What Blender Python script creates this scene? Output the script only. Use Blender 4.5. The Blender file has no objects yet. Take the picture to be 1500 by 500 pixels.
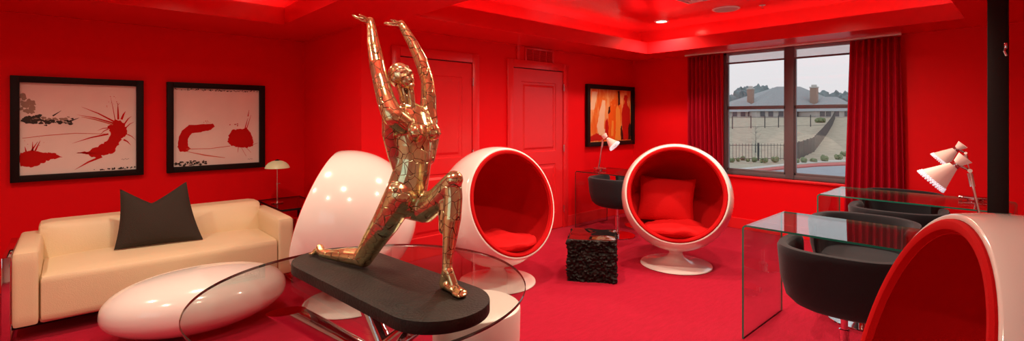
import bpy, bmesh, math, random
from mathutils import Vector, Matrix, noise
PI = math.pi
R = math.radians
C = bpy.context.scene.collection
F = 708.0; CX = 750.0; HY = 173.0; CH = 1.45
FW = Vector((0.674, 0.738, 0)); FW.normalize()
RT = Vector((FW.y, -FW.x, 0))

def P(x, y, t):
    """world position of a survey point: picture column, row, distance ahead"""
    v = FW*t + RT*((x-CX)/F*t)
    return Vector((v.x, v.y, CH-(y-HY)/F*t))
def PF(t, l, z=0.0):
    v = FW*t + RT*l
    return Vector((v.x, v.y, z))

# ------------------------------------------------------------------ materials
def nodes(name):
    m = bpy.data.materials.new(name); m.use_nodes = True
    nt = m.node_tree
    b = nt.nodes.get('Principled BSDF')
    return m, nt, b
def pbr(name, col, rough=0.5, metal=0.0, coat=0.0, spec=0.5, bump=None, var=None, sheen=0.0, emit=None):
    m, nt, b = nodes(name)
    b.inputs['Base Color'].default_value = (*col, 1)
    b.inputs['Roughness'].default_value = rough
    b.inputs['Metallic'].default_value = metal
    b.inputs['Coat Weight'].default_value = coat
    b.inputs['Coat Roughness'].default_value = 0.04
    b.inputs['Specular IOR Level'].default_value = spec
    if sheen:
        b.inputs['Sheen Weight'].default_value = sheen
        b.inputs['Sheen Roughness'].default_value = 0.5
        b.inputs['Sheen Tint'].default_value = (0.75,0.78,0.85,1)
    tc = nt.nodes.new('ShaderNodeTexCoord')
    if var:
        sc, amt = var
        n = nt.nodes.new('ShaderNodeTexNoise'); n.inputs['Scale'].default_value = sc; n.inputs['Detail'].default_value = 5
        nt.links.new(tc.outputs['Object'], n.inputs['Vector'])
        r = nt.nodes.new('ShaderNodeValToRGB')
        r.color_ramp.elements[0].position = 0.3; r.color_ramp.elements[1].position = 0.7
        r.color_ramp.elements[0].color = (*[c*(1-amt) for c in col], 1)
        r.color_ramp.elements[1].color = (*[min(1, c*(1+amt)) for c in col], 1)
        nt.links.new(n.outputs['Fac'], r.inputs['Fac']); nt.links.new(r.outputs['Color'], b.inputs['Base Color'])
    if bump:
        sc, st = bump
        n = nt.nodes.new('ShaderNodeTexNoise'); n.inputs['Scale'].default_value = sc; n.inputs['Detail'].default_value = 4
        nt.links.new(tc.outputs['Object'], n.inputs['Vector'])
        bp = nt.nodes.new('ShaderNodeBump'); bp.inputs['Strength'].default_value = st; bp.inputs['Distance'].default_value = 0.01
        nt.links.new(n.outputs['Fac'], bp.inputs['Height']); nt.links.new(bp.outputs['Normal'], b.inputs['Normal'])
    if emit:
        b.inputs['Emission Color'].default_value = (*emit[0], 1); b.inputs['Emission Strength'].default_value = emit[1]
    return m
def thin_glass(name, tint=(0.93,0.97,0.95)):
    m, nt, b = nodes(name); nt.nodes.remove(b)
    out = nt.nodes['Material Output']
    tr = nt.nodes.new('ShaderNodeBsdfTransparent'); tr.inputs[0].default_value = (*tint, 1)
    gl = nt.nodes.new('ShaderNodeBsdfGlossy'); gl.inputs['Roughness'].default_value = 0.0
    ge = nt.nodes.new('ShaderNodeNewGeometry'); dt = nt.nodes.new('ShaderNodeVectorMath'); dt.operation = 'DOT_PRODUCT'
    nt.links.new(ge.outputs['Incoming'], dt.inputs[0]); nt.links.new(ge.outputs['Normal'], dt.inputs[1])
    def mth(op, a, b_=None):
        n = nt.nodes.new('ShaderNodeMath'); n.operation = op
        for i, q in enumerate((a, b_)):
            if q is None: continue
            if isinstance(q, (int, float)): n.inputs[i].default_value = q
            else: nt.links.new(q, n.inputs[i])
        return n.outputs[0]
    fr_ = mth('ADD', mth('MULTIPLY', mth('POWER', mth('SUBTRACT', 1.0, mth('ABSOLUTE', dt.outputs['Value'])), 5.0), 0.96), 0.04)
    mx = nt.nodes.new('ShaderNodeMixShader')
    nt.links.new(fr_, mx.inputs[0]); nt.links.new(tr.outputs[0], mx.inputs[1]); nt.links.new(gl.outputs[0], mx.inputs[2])
    nt.links.new(mx.outputs[0], out.inputs['Surface'])
    return m

WALLC = (0.80, 0.004, 0.009)
M = {}
M['wall'] = pbr('red_wall_paint', WALLC, 0.5, bump=(220, 0.08), spec=0.14)
M['ceil'] = pbr('red_ceiling_paint', (0.76,0.008,0.012), 0.28, spec=0.5)
M['ceilgloss'] = pbr('red_gloss_ceiling_paint', (0.76,0.010,0.014), 0.17, spec=0.8)
M['trim'] = pbr('red_satin_trim', (0.76,0.016,0.022), 0.3, spec=0.5)
M['cushred'] = pbr('red_velvet', (0.62,0.004,0.006), 0.85, bump=(60,0.3), spec=0.2)
M['felt'] = pbr('red_wool_lining', (0.52,0.003,0.005), 0.9, bump=(400,0.25), spec=0.15)
M['white'] = pbr('white_gloss_fibreglass', (0.86,0.83,0.79), 0.16, coat=0.8)
M['whitestool'] = pbr('white_satin_lacquer', (0.86,0.80,0.75), 0.35)
M['leather'] = pbr('cream_leather', (0.78,0.64,0.42), 0.42, bump=(160,0.15), spec=0.4)
M['charcoal'] = pbr('charcoal_linen', (0.045,0.035,0.028), 0.9, bump=(300,0.6), spec=0.2)
M['chairfab'] = pbr('black_wool', (0.009,0.008,0.012), 0.75, bump=(300,0.3), spec=0.22, sheen=0.22)
M['chrome'] = pbr('chrome', (0.82,0.82,0.83), 0.06, metal=1)
M['steel'] = pbr('satin_steel', (0.7,0.7,0.7), 0.25, metal=1)
M['black'] = pbr('black_wood', (0.010,0.006,0.006), 0.5, bump=(60,0.1), spec=.2)
M['plinth'] = pbr('weathered_black_board', (0.016,0.011,0.008), 0.55, spec=.3, bump=(90,0.35), var=(6,0.6))
M['burl'] = pbr('black_carved_resin', (0.007,0.004,0.003), 0.5, bump=(70,1.0), spec=.3)
M['burltop'] = pbr('black_polished_top', (0.010,0.007,0.007), 0.06, coat=1)
M['bronze'] = pbr('dark_bronze_frame', (0.13,0.115,0.13), 0.4)
M['paper'] = pbr('cream_paper', (0.90,0.88,0.82), 0.7, var=(3,0.05))
M['inkred'] = pbr('red_ink', (0.55,0.006,0.005), 0.6, spec=.15)
M['inkpale'] = pbr('thin_red_ink', (0.62,0.16,0.10), 0.6)
M['inkblack'] = pbr('black_ink', (0.03,0.028,0.02), 0.6)
M['inkgrey'] = pbr('grey_ink_wash', (0.36,0.29,0.22), 0.6)
M['glass'] = thin_glass('clear_glass')
M['pane'] = thin_glass('window_glass', (0.97,0.98,0.98))
M['glassedge'] = pbr('green_glass_edge', (0.02,0.18,0.13), 0.1, coat=0.5)
M['glassedge_dark'] = pbr('dark_glass_edge', (0.03,0.035,0.03), 0.1, coat=0.5)
M['plasticwhite'] = pbr('white_plastic', (0.85,0.83,0.82), 0.4)
M['lampshade'] = pbr('pink_white_lamp_glass', (0.92,0.72,0.66), 0.3, emit=((1,0.62,0.5),0.12))
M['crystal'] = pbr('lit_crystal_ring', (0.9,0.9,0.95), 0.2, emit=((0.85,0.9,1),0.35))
M['dome'] = pbr('pale_green_dome', (0.66,0.68,0.40), 0.3, emit=((0.8,0.85,0.45),0.12))
M['bulb'] = pbr('lit_downlight', (1,0.9,0.8), 0.4, emit=((1,0.80,0.58),9))
M['led'] = pbr('cove_led', (1,0.9,0.8), 0.4, emit=((1,0.75,0.6),6))
M['cream'] = pbr('cream_wall_paint', (0.78,0.70,0.60), 0.6)
M['dark'] = pbr('shade_dark_red', (0.10,0.001,0.002), 0.7)  # dark red that stands in for shade in door slits and vent
M['curtain'] = pbr('red_curtain_cloth', (0.42,0.003,0.020), 0.75, bump=(200,0.15), spec=0.12)

def carpet():
    m, nt, b = nodes('red_carpet')
    tc = nt.nodes.new('ShaderNodeTexCoord')
    mp = nt.nodes.new('ShaderNodeMapping'); mp.inputs['Scale'].default_value = (1, 5, 1)
    nt.links.new(tc.outputs['Object'], mp.inputs['Vector'])
    n = nt.nodes.new('ShaderNodeTexNoise'); n.inputs['Scale'].default_value = 9; n.inputs['Detail'].default_value = 8; n.inputs['Roughness'].default_value = 0.7
    nt.links.new(mp.outputs[0], n.inputs['Vector'])
    r = nt.nodes.new('ShaderNodeValToRGB')
    r.color_ramp.elements[0].position = 0.3; r.color_ramp.elements[0].color = (0.34,0.002,0.018,1)
    r.color_ramp.elements[1].position = 0.72; r.color_ramp.elements[1].color = (0.47,0.004,0.034,1)
    nt.links.new(n.outputs['Fac'], r.inputs['Fac']); nt.links.new(r.outputs['Color'], b.inputs['Base Color'])
    b.inputs['Roughness'].default_value = 0.85; b.inputs['Specular IOR Level'].default_value = 0.12
    b.inputs['Sheen Weight'].default_value = 0.1; b.inputs['Sheen Tint'].default_value = (1,0.5,0.55,1)
    n2 = nt.nodes.new('ShaderNodeTexNoise'); n2.inputs['Scale'].default_value = 260
    nt.links.new(tc.outputs['Object'], n2.inputs['Vector'])
    bp = nt.nodes.new('ShaderNodeBump'); bp.inputs['Strength'].default_value = 0.5; bp.inputs['Distance'].default_value = 0.01
    nt.links.new(n2.outputs['Fac'], bp.inputs['Height']); nt.links.new(bp.outputs['Normal'], b.inputs['Normal'])
    return m
M['carpet'] = carpet()

def cracked_gold():
    m, nt, b = nodes('cracked_mirror_gold')
    L = nt.links
    tc = nt.nodes.new('ShaderNodeTexCoord')
    n0 = nt.nodes.new('ShaderNodeTexNoise'); n0.inputs['Scale'].default_value = 9
    L.new(tc.outputs['Object'], n0.inputs['Vector'])
    mxv = nt.nodes.new('ShaderNodeMix'); mxv.data_type = 'RGBA'; mxv.inputs[0].default_value = 0.06
    L.new(tc.outputs['Object'], mxv.inputs[6]); L.new(n0.outputs['Color'], mxv.inputs[7])
    v = nt.nodes.new('ShaderNodeTexVoronoi'); v.feature = 'DISTANCE_TO_EDGE'; v.inputs['Scale'].default_value = 27
    L.new(mxv.outputs[2], v.inputs['Vector'])
    vc = nt.nodes.new('ShaderNodeTexVoronoi'); vc.feature = 'F1'; vc.inputs['Scale'].default_value = 27
    L.new(mxv.outputs[2], vc.inputs['Vector'])
    crack = nt.nodes.new('ShaderNodeValToRGB')
    crack.color_ramp.elements[0].position = 0.0; crack.color_ramp.elements[0].color = (0,0,0,1)
    crack.color_ramp.elements[1].position = 0.031; crack.color_ramp.elements[1].color = (1,1,1,1)
    e = crack.color_ramp.elements.new(0.014); e.color = (0,0,0,1)
    L.new(v.outputs['Distance'], crack.inputs['Fac'])
    big = nt.nodes.new('ShaderNodeTexNoise'); big.inputs['Scale'].default_value = 5.5; big.inputs['Detail'].default_value = 2
    L.new(tc.outputs['Object'], big.inputs['Vector'])
    hue = nt.nodes.new('ShaderNodeValToRGB'); cr = hue.color_ramp  # tile tones plus mirrored green and silver, both put into the base colour
    cr.elements[0].position = 0.30; cr.elements[0].color = (0.66,0.84,0.55,1)
    cr.elements[1].position = 0.72; cr.elements[1].color = (0.78,0.78,0.82,1)
    for p, c in ((0.42,(0.90,0.86,0.45)),(0.52,(0.98,0.80,0.40)),(0.62,(0.90,0.82,0.55))):
        e = cr.elements.new(p); e.color = (*c,1)
    sz = nt.nodes.new('ShaderNodeSeparateXYZ'); L.new(tc.outputs['Object'], sz.inputs[0])
    trunk = nt.nodes.new('ShaderNodeValToRGB'); tr = trunk.color_ramp  # by height: pulls the torso toward the painted-in green reflections
    tr.elements[0].position = .10; tr.elements[0].color = (.42,.42,.42,1); tr.elements[1].position = .85; tr.elements[1].color = (.50,.50,.50,1)
    for p_, c_ in ((.40,.34),(.62,.26),(.74,.48)):
        e = tr.elements.new(p_); e.color = (c_,c_,c_,1)
    L.new(sz.outputs['Z'], trunk.inputs[0])
    avg = nt.nodes.new('ShaderNodeMix'); avg.data_type = 'RGBA'; avg.inputs[0].default_value = .5
    L.new(big.outputs['Fac'], avg.inputs[6]); L.new(trunk.outputs[0], avg.inputs[7])
    L.new(avg.outputs[2], hue.inputs['Fac'])
    mixc = nt.nodes.new('ShaderNodeMix'); mixc.data_type = 'RGBA'; mixc.blend_type = 'MULTIPLY'; mixc.inputs[0].default_value = 0.15
    L.new(hue.outputs['Color'], mixc.inputs[6]); 
    bw = nt.nodes.new('ShaderNodeRGBToBW'); L.new(vc.outputs['Color'], bw.inputs[0])
    L.new(bw.outputs[0], mixc.inputs[7])
    mix2 = nt.nodes.new('ShaderNodeMix'); mix2.data_type = 'RGBA'
    mix2.inputs[6].default_value = (0.10,0.05,0.02,1)
    L.new(crack.outputs['Color'], mix2.inputs[0]); L.new(mixc.outputs[2], mix2.inputs[7])
    L.new(mix2.outputs[2], b.inputs['Base Color'])
    b.inputs['Metallic'].default_value = 0.88; b.inputs['Roughness'].default_value = 0.17
    bp = nt.nodes.new('ShaderNodeBump'); bp.inputs['Strength'].default_value = 0.5; bp.inputs['Distance'].default_value = 0.003
    L.new(crack.outputs['Color'], bp.inputs['Height']); L.new(bp.outputs['Normal'], b.inputs['Normal'])
    return m
M['gold'] = cracked_gold()

# ------------------------------------------------------------------ mesh helpers
def obj(name, bm, mat, parent=None, smooth=True, loc=None, rz=None):
    me = bpy.data.meshes.new(name)
    bmesh.ops.recalc_face_normals(bm, faces=bm.faces[:])
    bm.to_mesh(me); bm.free()
    mats = mat if isinstance(mat, (list, tuple)) else [mat]
    for k in mats: me.materials.append(M[k] if isinstance(k, str) else k)
    if smooth:
        me.polygons.foreach_set('use_smooth', [True]*len(me.polygons))
        me.set_sharp_from_angle(angle=R(38))
    o = bpy.data.objects.new(name, me); C.objects.link(o)
    if parent: o.parent = parent
    if loc is not None: o.location = loc
    if rz is not None: o.rotation_euler = (0,0,rz)
    return o
def thing(name, label, cat, loc=(0,0,0), rz=0, group=None):
    o = bpy.data.objects.new(name, None); C.objects.link(o)
    o.empty_display_size = 0.1
    o.location = loc; o.rotation_euler = (0,0,rz)
    o['label'] = label; o['category'] = cat
    if group: o['group'] = group
    return o
def tag(o, label, cat, group=None, kind=None):
    o['label'] = label; o['category'] = cat
    if group: o['group'] = group
    if kind: o['kind'] = kind
    return o
def struct(name, bm, mat, parent=None, smooth=False, label=None):
    o = obj(name, bm, mat, parent, smooth)
    if parent is None:
        o['kind'] = 'structure'
        if label: o['label'] = label
    return o
def sroot(name):
    o = bpy.data.objects.new(name, None); C.objects.link(o); o['kind'] = 'structure'
    return o
def box(bm, x0, x1, y0, y1, z0, z1, bev=0.0, seg=2, mi=0):
    r = bmesh.ops.create_cube(bm, size=1.0)
    vs = r['verts']
    for v in vs:
        v.co = Vector((x0+(v.co.x+.5)*(x1-x0), y0+(v.co.y+.5)*(y1-y0), z0+(v.co.z+.5)*(z1-z0)))
    fs = list({f for v in vs for f in v.link_faces})
    for f in fs: f.material_index = mi
    if bev > 0:
        es = list({e for v in vs for e in v.link_edges})
        bmesh.ops.bevel(bm, geom=es, offset=bev, segments=seg, profile=0.5, affect='EDGES')
    return bm
def nb(): return bmesh.new()
def bx(*a, **k): return box(nb(), *a, **k)
def lathe(prof, segs=48, bm=None, mat=None):
    """prof list of (r, z); revolve round z; mat Matrix applied after"""
    bm = bm or nb(); rings = []
    mat = mat or Matrix.Identity(4)
    for r, z in prof:
        if r < 1e-6: rings.append([bm.verts.new(mat @ Vector((0,0,z)))])
        else: rings.append([bm.verts.new(mat @ Vector((r*math.cos(2*PI*i/segs), r*math.sin(2*PI*i/segs), z))) for i in range(segs)])
    for a, b in zip(rings, rings[1:]):
        for i in range(segs):
            j = (i+1) % segs
            if len(a) == 1 and len(b) == 1: continue
            if len(a) == 1: bm.faces.new((a[0], b[j], b[i]))
            elif len(b) == 1: bm.faces.new((a[i], a[j], b[0]))
            else: bm.faces.new((a[i], a[j], b[j], b[i]))
    return bm
def tube(pts, rad, segs=14, bm=None, caps=True):
    bm = bm or nb(); pts = [Vector(p) for p in pts]
    rads = rad if isinstance(rad, (list, tuple)) else [rad]*len(pts)
    rings = []; up = Vector((0,0,1)); n = None
    for i, p in enumerate(pts):
        if i == 0: d = pts[1]-pts[0]
        elif i == len(pts)-1: d = pts[-1]-pts[-2]
        else: d = (pts[i+1]-p).normalized() + (p-pts[i-1]).normalized()
        d.normalize()
        if n is None:
            n = d.cross(up)
            if n.length < 1e-3: n = d.cross(Vector((1,0,0)))
            n.normalize()
        else:
            n = (n - d*n.dot(d)).normalized()
        b = d.cross(n)
        rings.append([bm.verts.new(p + (n*math.cos(2*PI*k/segs) + b*math.sin(2*PI*k/segs))*rads[i]) for k in range(segs)])
    for a, b in zip(rings, rings[1:]):
        for k in range(segs):
            j = (k+1) % segs
            bm.faces.new((a[k], a[j], b[j], b[k]))
    if caps:
        bm.faces.new(rings[0][::-1]); bm.faces.new(rings[-1])
    return bm
def poly(bm, pts, mi=0):
    f = bm.faces.new([bm.verts.new(p) for p in pts]); f.material_index = mi
    return f
def prism(pts2, z0, z1, bev=0.0):
    bm = nb()
    bot = [bm.verts.new((x,y,z0)) for x,y in pts2]
    f = bm.faces.new(bot)
    r = bmesh.ops.extrude_face_region(bm, geom=[f])
    for v in [g for g in r['geom'] if isinstance(g, bmesh.types.BMVert)]: v.co.z = z1
    if bev:
        es = [e for e in bm.edges if abs(e.verts[0].co.z-e.verts[1].co.z) < 1e-6]
        bmesh.ops.bevel(bm, geom=es, offset=bev, segments=2, profile=0.5, affect='EDGES')
    return bm
def copy_tree(root, loc=None, rz=None):
    def cp(o, par):
        c = o.copy(); C.objects.link(c); c.parent = par
        for ch in list(o.children): cp(ch, c)
        return c
    r = cp(root, None)
    if loc is not None: r.location = loc
    if rz is not None: r.rotation_euler = (0,0,rz)
    return r

# ------------------------------------------------------------------ the room
XW, YD, YL, XS = 6.47, 4.29, 5.80, 2.01      # window wall, door wall, picture wall, step wall
X0, Y0 = -2.2, -1.5
ZS, ZL, ZC = 2.335, 2.49, 2.70               # soffit, lip top, upper ceiling
T = 0.15
WY0, WY1, WZ0, WZ1 = 1.25, 2.90, 0.70, 2.325
struct('floor', bx(X0-T, XW+T, Y0-T, YL+T, -0.1, 0.0), 'carpet')
struct('wall_left', bx(X0-T, XS+T, YL, YL+T, 0, 2.8), 'wall')
struct('wall_step', bx(XS, XS+T, YD+T, YL, 0, 2.8), 'wall')
struct('wall_doors', bx(XS, XW, YD, YD+T, 0, 2.8), 'wall')
bm = nb()
box(bm, XW, XW+T, Y0, WY0, 0, 2.8); box(bm, XW, XW+T, WY1, YD+T, 0, 2.8)
box(bm, XW, XW+T, WY0, WY1, 0, WZ0); box(bm, XW, XW+T, WY0, WY1, WZ1, 2.8)
struct('wall_window', bm, 'wall')
struct('wall_back', bx(X0-T, XW+T, Y0-T, Y0, 0, 2.8), 'cream')
bm = nb(); VY0, VY1, VZ0, VZ1 = -.3, 2.1, .75, 2.25
box(bm, X0-T, X0, Y0, VY0, 0, 2.8); box(bm, X0-T, X0, VY1, YL, 0, 2.8); box(bm, X0-T, X0, VY0, VY1, 0, VZ0); box(bm, X0-T, X0, VY0, VY1, VZ1, 2.8)
struct('wall_west', bm, 'cream')
wr2 = sroot('window_2'); bm = nb()
for (a, b) in ((VY0, VY0+.05), (VY1-.05, VY1), (.86, .94)): box(bm, X0-.10, X0-.05, a, b, VZ0, VZ1)
for (a, b) in ((VZ0, VZ0+.05), (VZ1-.05, VZ1), (1.48, 1.53)): box(bm, X0-.10, X0-.05, VY0, VY1, a, b)
obj('window_frame', bm, 'bronze', wr2)
obj('window_pane', bx(X0-.078, X0-.074, VY0+.05, VY1-.05, VZ0+.05, VZ1-.05), 'pane', wr2, smooth=False)
# ceiling with two trays
trays = [(-1.3, 1.487, 0.6, 4.81), (2.207, 5.87, 0.456, 3.66)]
def tray_ceiling():
    bm = nb()
    xs = sorted({X0, XW} | {v for t in trays for v in t[:2]})
    def hole(x0, x1, y0, y1): pass
    box(bm, X0, trays[0][0], Y0, YL, ZS, ZS+.02)
    box(bm, trays[0][0], trays[0][1], trays[0][3], YL, ZS, ZS+.02)
    box(bm, trays[0][0], trays[0][1], Y0, trays[0][2], ZS, ZS+.02)
    box(bm, trays[0][1], trays[1][0], Y0, YL, ZS, ZS+.02)
    box(bm, trays[1][0], trays[1][1], trays[1][3], YD+T, ZS, ZS+.02)
    box(bm, trays[1][0], trays[1][1], Y0, trays[1][2], ZS, ZS+.02)
    box(bm, trays[1][1], XW, Y0, YD+T, ZS, ZS+.02)
    return bm
struct('ceiling', tray_ceiling(), 'ceil')
CW = 0.30
k = 0
for (a, b, c, d) in trays:
    bm = nb(); th = 0.03
    box(bm, a-th, a, c-th, d+th, ZS+.0195, ZL); box(bm, b, b+th, c-th, d+th, ZS+.0195, ZL)
    box(bm, a, b, c-th, c, ZS+.0195, ZL); box(bm, a, b, d, d+th, ZS+.0195, ZL)
    o = struct('trim_%d' % (k+1), bm, 'ceil'); k += 1
    bm = nb()
    box(bm, a-CW, b+CW, c-CW, d+CW, ZC, ZC+.03)
    box(bm, a-CW-.02, a-CW, c-CW, d+CW, ZS+.02, ZC); box(bm, b+CW, b+CW+.02, c-CW, d+CW, ZS+.02, ZC)
    box(bm, a-CW, b+CW, c-CW-.02, c-CW, ZS+.02, ZC); box(bm, a-CW, b+CW, d+CW, d+CW+.02, ZS+.02, ZC)
    struct('ceiling.%03d' % k, bm, 'ceilgloss')
# cove LED strips (real strips lying behind the lip)
LEDP = (6.0, 4.5)
for ti, (a, b, c, d) in enumerate(trays):
    for (x0,x1,y0,y1) in ((a-.16,a-.13,c,d),(b+.13,b+.16,c,d),(a,b,c-.16,c-.13),(a,b,d+.13,d+.16)):
        L = bpy.data.lights.new('cove_strip_lamp', 'AREA'); L.shape = 'RECTANGLE'
        L.size = abs(x1-x0); L.size_y = abs(y1-y0); L.energy = LEDP[ti]*max(L.size, L.size_y)/3
        L.color = (1,0.72,0.55)
        lo = bpy.data.objects.new('cove_strip_lamp', L); C.objects.link(lo)
        lo.location = ((x0+x1)/2, (y0+y1)/2, ZS+.05); lo.rotation_euler = (PI,0,0)
# baseboards
bm = bx(X0, XS, YL-.015, YL, 0, .14, bev=.004); struct('baseboard_left', bm, 'trim')
bm = nb()
for a, b in ((XS, 2.31), (3.40, 3.83), (4.92, XW)): box(bm, a, b, YD-.015, YD, 0, .14, bev=.004)
struct('baseboard_doors', bm, 'trim')
struct('baseboard_window', bx(XW-.015, XW, Y0, YD-.015, 0, .14, bev=.004), 'trim')
struct('baseboard_step', bx(XS-.015, XS, YD, YL-.015, 0, .14, bev=.004), 'trim')

# doors
def door(n, x0, x1, knob_x, hinge_x):
    root = sroot('door_%d' % n)
    y = YD; h = 2.055
    bm = nb()
    w = x1-x0; yf = y-.012
    # slab with two recessed panels: stiles, rails, bevelled fields
    st = .13; zs = [(0.22, 0.86), (1.02, 1.90)]
    box(bm, x0, x0+st, yf, y, .01, h); box(bm, x1-st, x1, yf, y, .01, h)
    box(bm, x0+st, x1-st, yf, y, .01, zs[0][0]); box(bm, x0+st, x1-st, yf, y, zs[0][1], zs[1][0]); box(bm, x0+st, x1-st, yf, y, zs[1][1], h)
    obj('door_frame', bm, 'trim', root, smooth=False)
    for (za, zb) in zs:
        bm = nb(); xa, xb = x0+st, x1-st
        ring = lambda o, yy: [bm.verts.new((xa+o,yy,za+o)), bm.verts.new((xb-o,yy,za+o)), bm.verts.new((xb-o,yy,zb-o)), bm.verts.new((xa+o,yy,zb-o))]
        rs = [ring(0,yf), ring(.008,yf+.011), ring(.035,yf+.011), ring(.06,yf+.002)]
        for a, b in zip(rs, rs[1:]):
            for i in range(4): bm.faces.new((a[i],a[(i+1)%4],b[(i+1)%4],b[i]))
        bm.faces.new(rs[-1])
        obj('door_panel', bm, 'trim', root, smooth=False)
    # casing
    bm = nb(); cw = .095
    yc = y-.024
    box(bm, x0-.006-cw, x0-.006, yc, y, 0, h+.012+cw, bev=.004); box(bm, x1+.006, x1+.006+cw, yc, y, 0, h+.012+cw, bev=.004)
    box(bm, x0-.006, x1+.006, yc, y, h+.012, h+.012+cw, bev=.004)
    obj('casing', bm, 'trim', root)
    bm = nb()
    box(bm, x0-.006, x0, y-.004, y, 0, h+.012); box(bm, x1, x1+.006, y-.004, y, 0, h+.012); box(bm, x0, x1, y-.004, y, h, h+.012); 
    obj('door_gap_shade', bm, 'dark', root, smooth=False)  # solid dark strips paint the shade of the slit round the slab
    mt = Matrix.Translation((knob_x, yf, .995)) @ Matrix.Rotation(PI/2, 4, 'X')
    obj('door_knob', lathe([(0,.0),(.032,.0),(.032,.006),(.014,.012),(.012,.03),(.024,.036),(.029,.048),(.024,.06),(0,.064)], 24, mat=mt), 'chrome', root)
    for z in (.25, 1.05, 1.85):
        bm = tube([(hinge_x, y-.03, z-.045), (hinge_x, y-.03, z+.045)], .007, 10)
        box(bm, hinge_x-.004, hinge_x+.012, y-.027, y-.02, z-.045, z+.045)
        obj('hinge', bm, 'steel', root)
door(1, 2.41, 3.30, 2.49, 3.305)
door(2, 3.93, 4.816, 4.01, 4.822)

# vent grille over door 2
vent = thing('air_vent', 'red louvred air vent grille above the right-hand panel door', 'vent', (4.385, YD, 2.218))
bm = nb()
for a in ((-.262,-.232,-.112,.112),(.232,.262,-.112,.112)): box(bm, a[0], a[1], -.014, 0, a[2], a[3], bev=.003)
for a in ((-.232,.232,-.112,-.088),(-.232,.232,.088,.112)): box(bm, a[0], a[1], -.014, 0, a[2], a[3], bev=.003)
obj('vent_frame', bm, 'trim', vent)
obj('vent_shade_back', bx(-.232,.232,-.002,0,-.088,.088), 'dark', vent, smooth=False)  # dark sheet paints the shade behind the louvres
bm = nb()
for i in range(13):
    z = -.082+i*.0137
    poly(bm, [(-.232,-.003,z),(.232,-.003,z),(.232,-.012,z+.008),(-.232,-.012,z+.008)])
    poly(bm, [(-.232,-.004,z-.002),(.232,-.004,z-.002),(.232,-.013,z+.006),(-.232,-.013,z+.006)])
for x in (-.12,0,.12): box(bm, x-.003,x+.003,-.013,-.003,-.088,.088)
obj('louvre', bm, 'trim', vent, smooth=False)
# raised door-head trim left of the vent
bm = bx(3.99, 4.03, YD-.02, YD, 2.16, ZS, bev=.003); struct('trim_3', bm, 'trim')

# window
wr = sroot('window_1')
fx = XW+.05
bm = nb()
fw = .045
box(bm, fx, fx+.06, WY0, WY0+fw, WZ0, WZ1, bev=.004); box(bm, fx, fx+.06, WY1-fw, WY1, WZ0, WZ1, bev=.004)
box(bm, fx, fx+.06, WY0, WY1, WZ0, WZ0+.05, bev=.004); box(bm, fx, fx+.06, WY0, WY1, WZ1-.035, WZ1, bev=.004)
box(bm, fx-.01, fx+.06, 2.035, 2.13, WZ0, WZ1, bev=.004)
obj('window_frame', bm, 'bronze', wr)
for (ya, yb) in ((WY0+fw, 2.035), (2.13, WY1-fw)):
    bm = nb()
    zr = 1.585
    box(bm, fx+.005, fx+.05, ya, yb, zr-.022, zr+.022, bev=.004)
    box(bm, fx+.005, fx+.045, ya, ya+.02, WZ0+.05, WZ1-.035, bev=.003); box(bm, fx+.005, fx+.045, yb-.02, yb, WZ0+.05, WZ1-.035, bev=.003)
    box(bm, fx+.005, fx+.045, ya, yb, WZ0+.05, WZ0+.08, bev=.003)
    s = obj('window_sash', bm, 'bronze', wr)
    obj('window_pane', bx(fx+.022, fx+.026, ya+.02, yb-.02, WZ0+.08, WZ1-.035), 'pane', s, smooth=False)
obj('window_sill', bx(XW-.03, fx, WY0-.02, WY1+.02, WZ0-.03, WZ0, bev=.006), 'trim', wr)
# roller blinds, almost fully raised
mblind = pbr('sheer_blind', (0.55,0.62,0.64), 0.6)
mm = mblind.node_tree; bb = mm.nodes['Principled BSDF']; bb.inputs['Alpha'].default_value = 0.28
for i, (ya, yb) in enumerate(((1.31, 2.03), (2.135, 2.85))):
    t = thing('roller_blind', ['sheer grey roller blind, the one nearer the right curtain, pulled down a hand width', 'sheer grey roller blind, the one nearer the left curtain, pulled down a hand width'][i], 'blind', (fx-.014, (ya+yb)/2, 2.19), 0, 'roller blinds in the window')
    hw = (yb-ya)/2
    obj('blind_cloth', bx(0, .002, -hw, hw, .0, .13), mblind, t, smooth=False)
    obj('bottom_bar', bx(-.006, .008, -hw, hw, -.022, 0, bev=.003), 'bronze', t)

# curtains
def curtain(name, ya, yb, yab, ybb, z0, z1, folds, label, seed):
    """hangs along Y at the window wall; ya,yb at the top and yab,ybb at the hem"""
    rnd = random.Random(seed); bm = nb()
    nu, nv = folds*10, 26
    ph = [rnd.uniform(-.5,.5) for _ in range(folds+2)]
    am = [rnd.uniform(.7,1.3) for _ in range(folds+2)]
    grid = []
    for j in range(nv+1):
        v = j/nv; row = []
        for i in range(nu+1):
            u = i/nu
            y = (ya+(yb-ya)*u)*(1-v) + (yab+(ybb-yab)*u)*v
            f = u*folds; k = int(f); fr = f-k
            A = .033*(am[k]*(1-fr)+am[k+1]*fr)*(.75+.55*v)
            x = A*math.sin(2*PI*f + ph[k]*(1-fr)*v*1.2+ph[k+1]*fr*v*1.2)
            row.append(bm.verts.new((x, y, z1+(z0-z1)*v)))
        grid.append(row)
    for j in range(nv):
        for i in range(nu):
            bm.faces.new((grid[j][i], grid[j][i+1], grid[j+1][i+1], grid[j+1][i]))
    o = obj(name, bm, 'curtain')
    o.location = (XW-.085, 0, 0)
    sm = o.modifiers.new('thick', 'SOLIDIFY'); sm.thickness = .004; sm.offset = 0
    return tag(o, label, 'curtain', 'curtains at the window')
curtain('curtain', 2.89, 3.34, 2.83, 3.33, .03, 2.300, 8, 'narrow pleated red curtain hanging left of the window, behind the round ball chair', 3)
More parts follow.
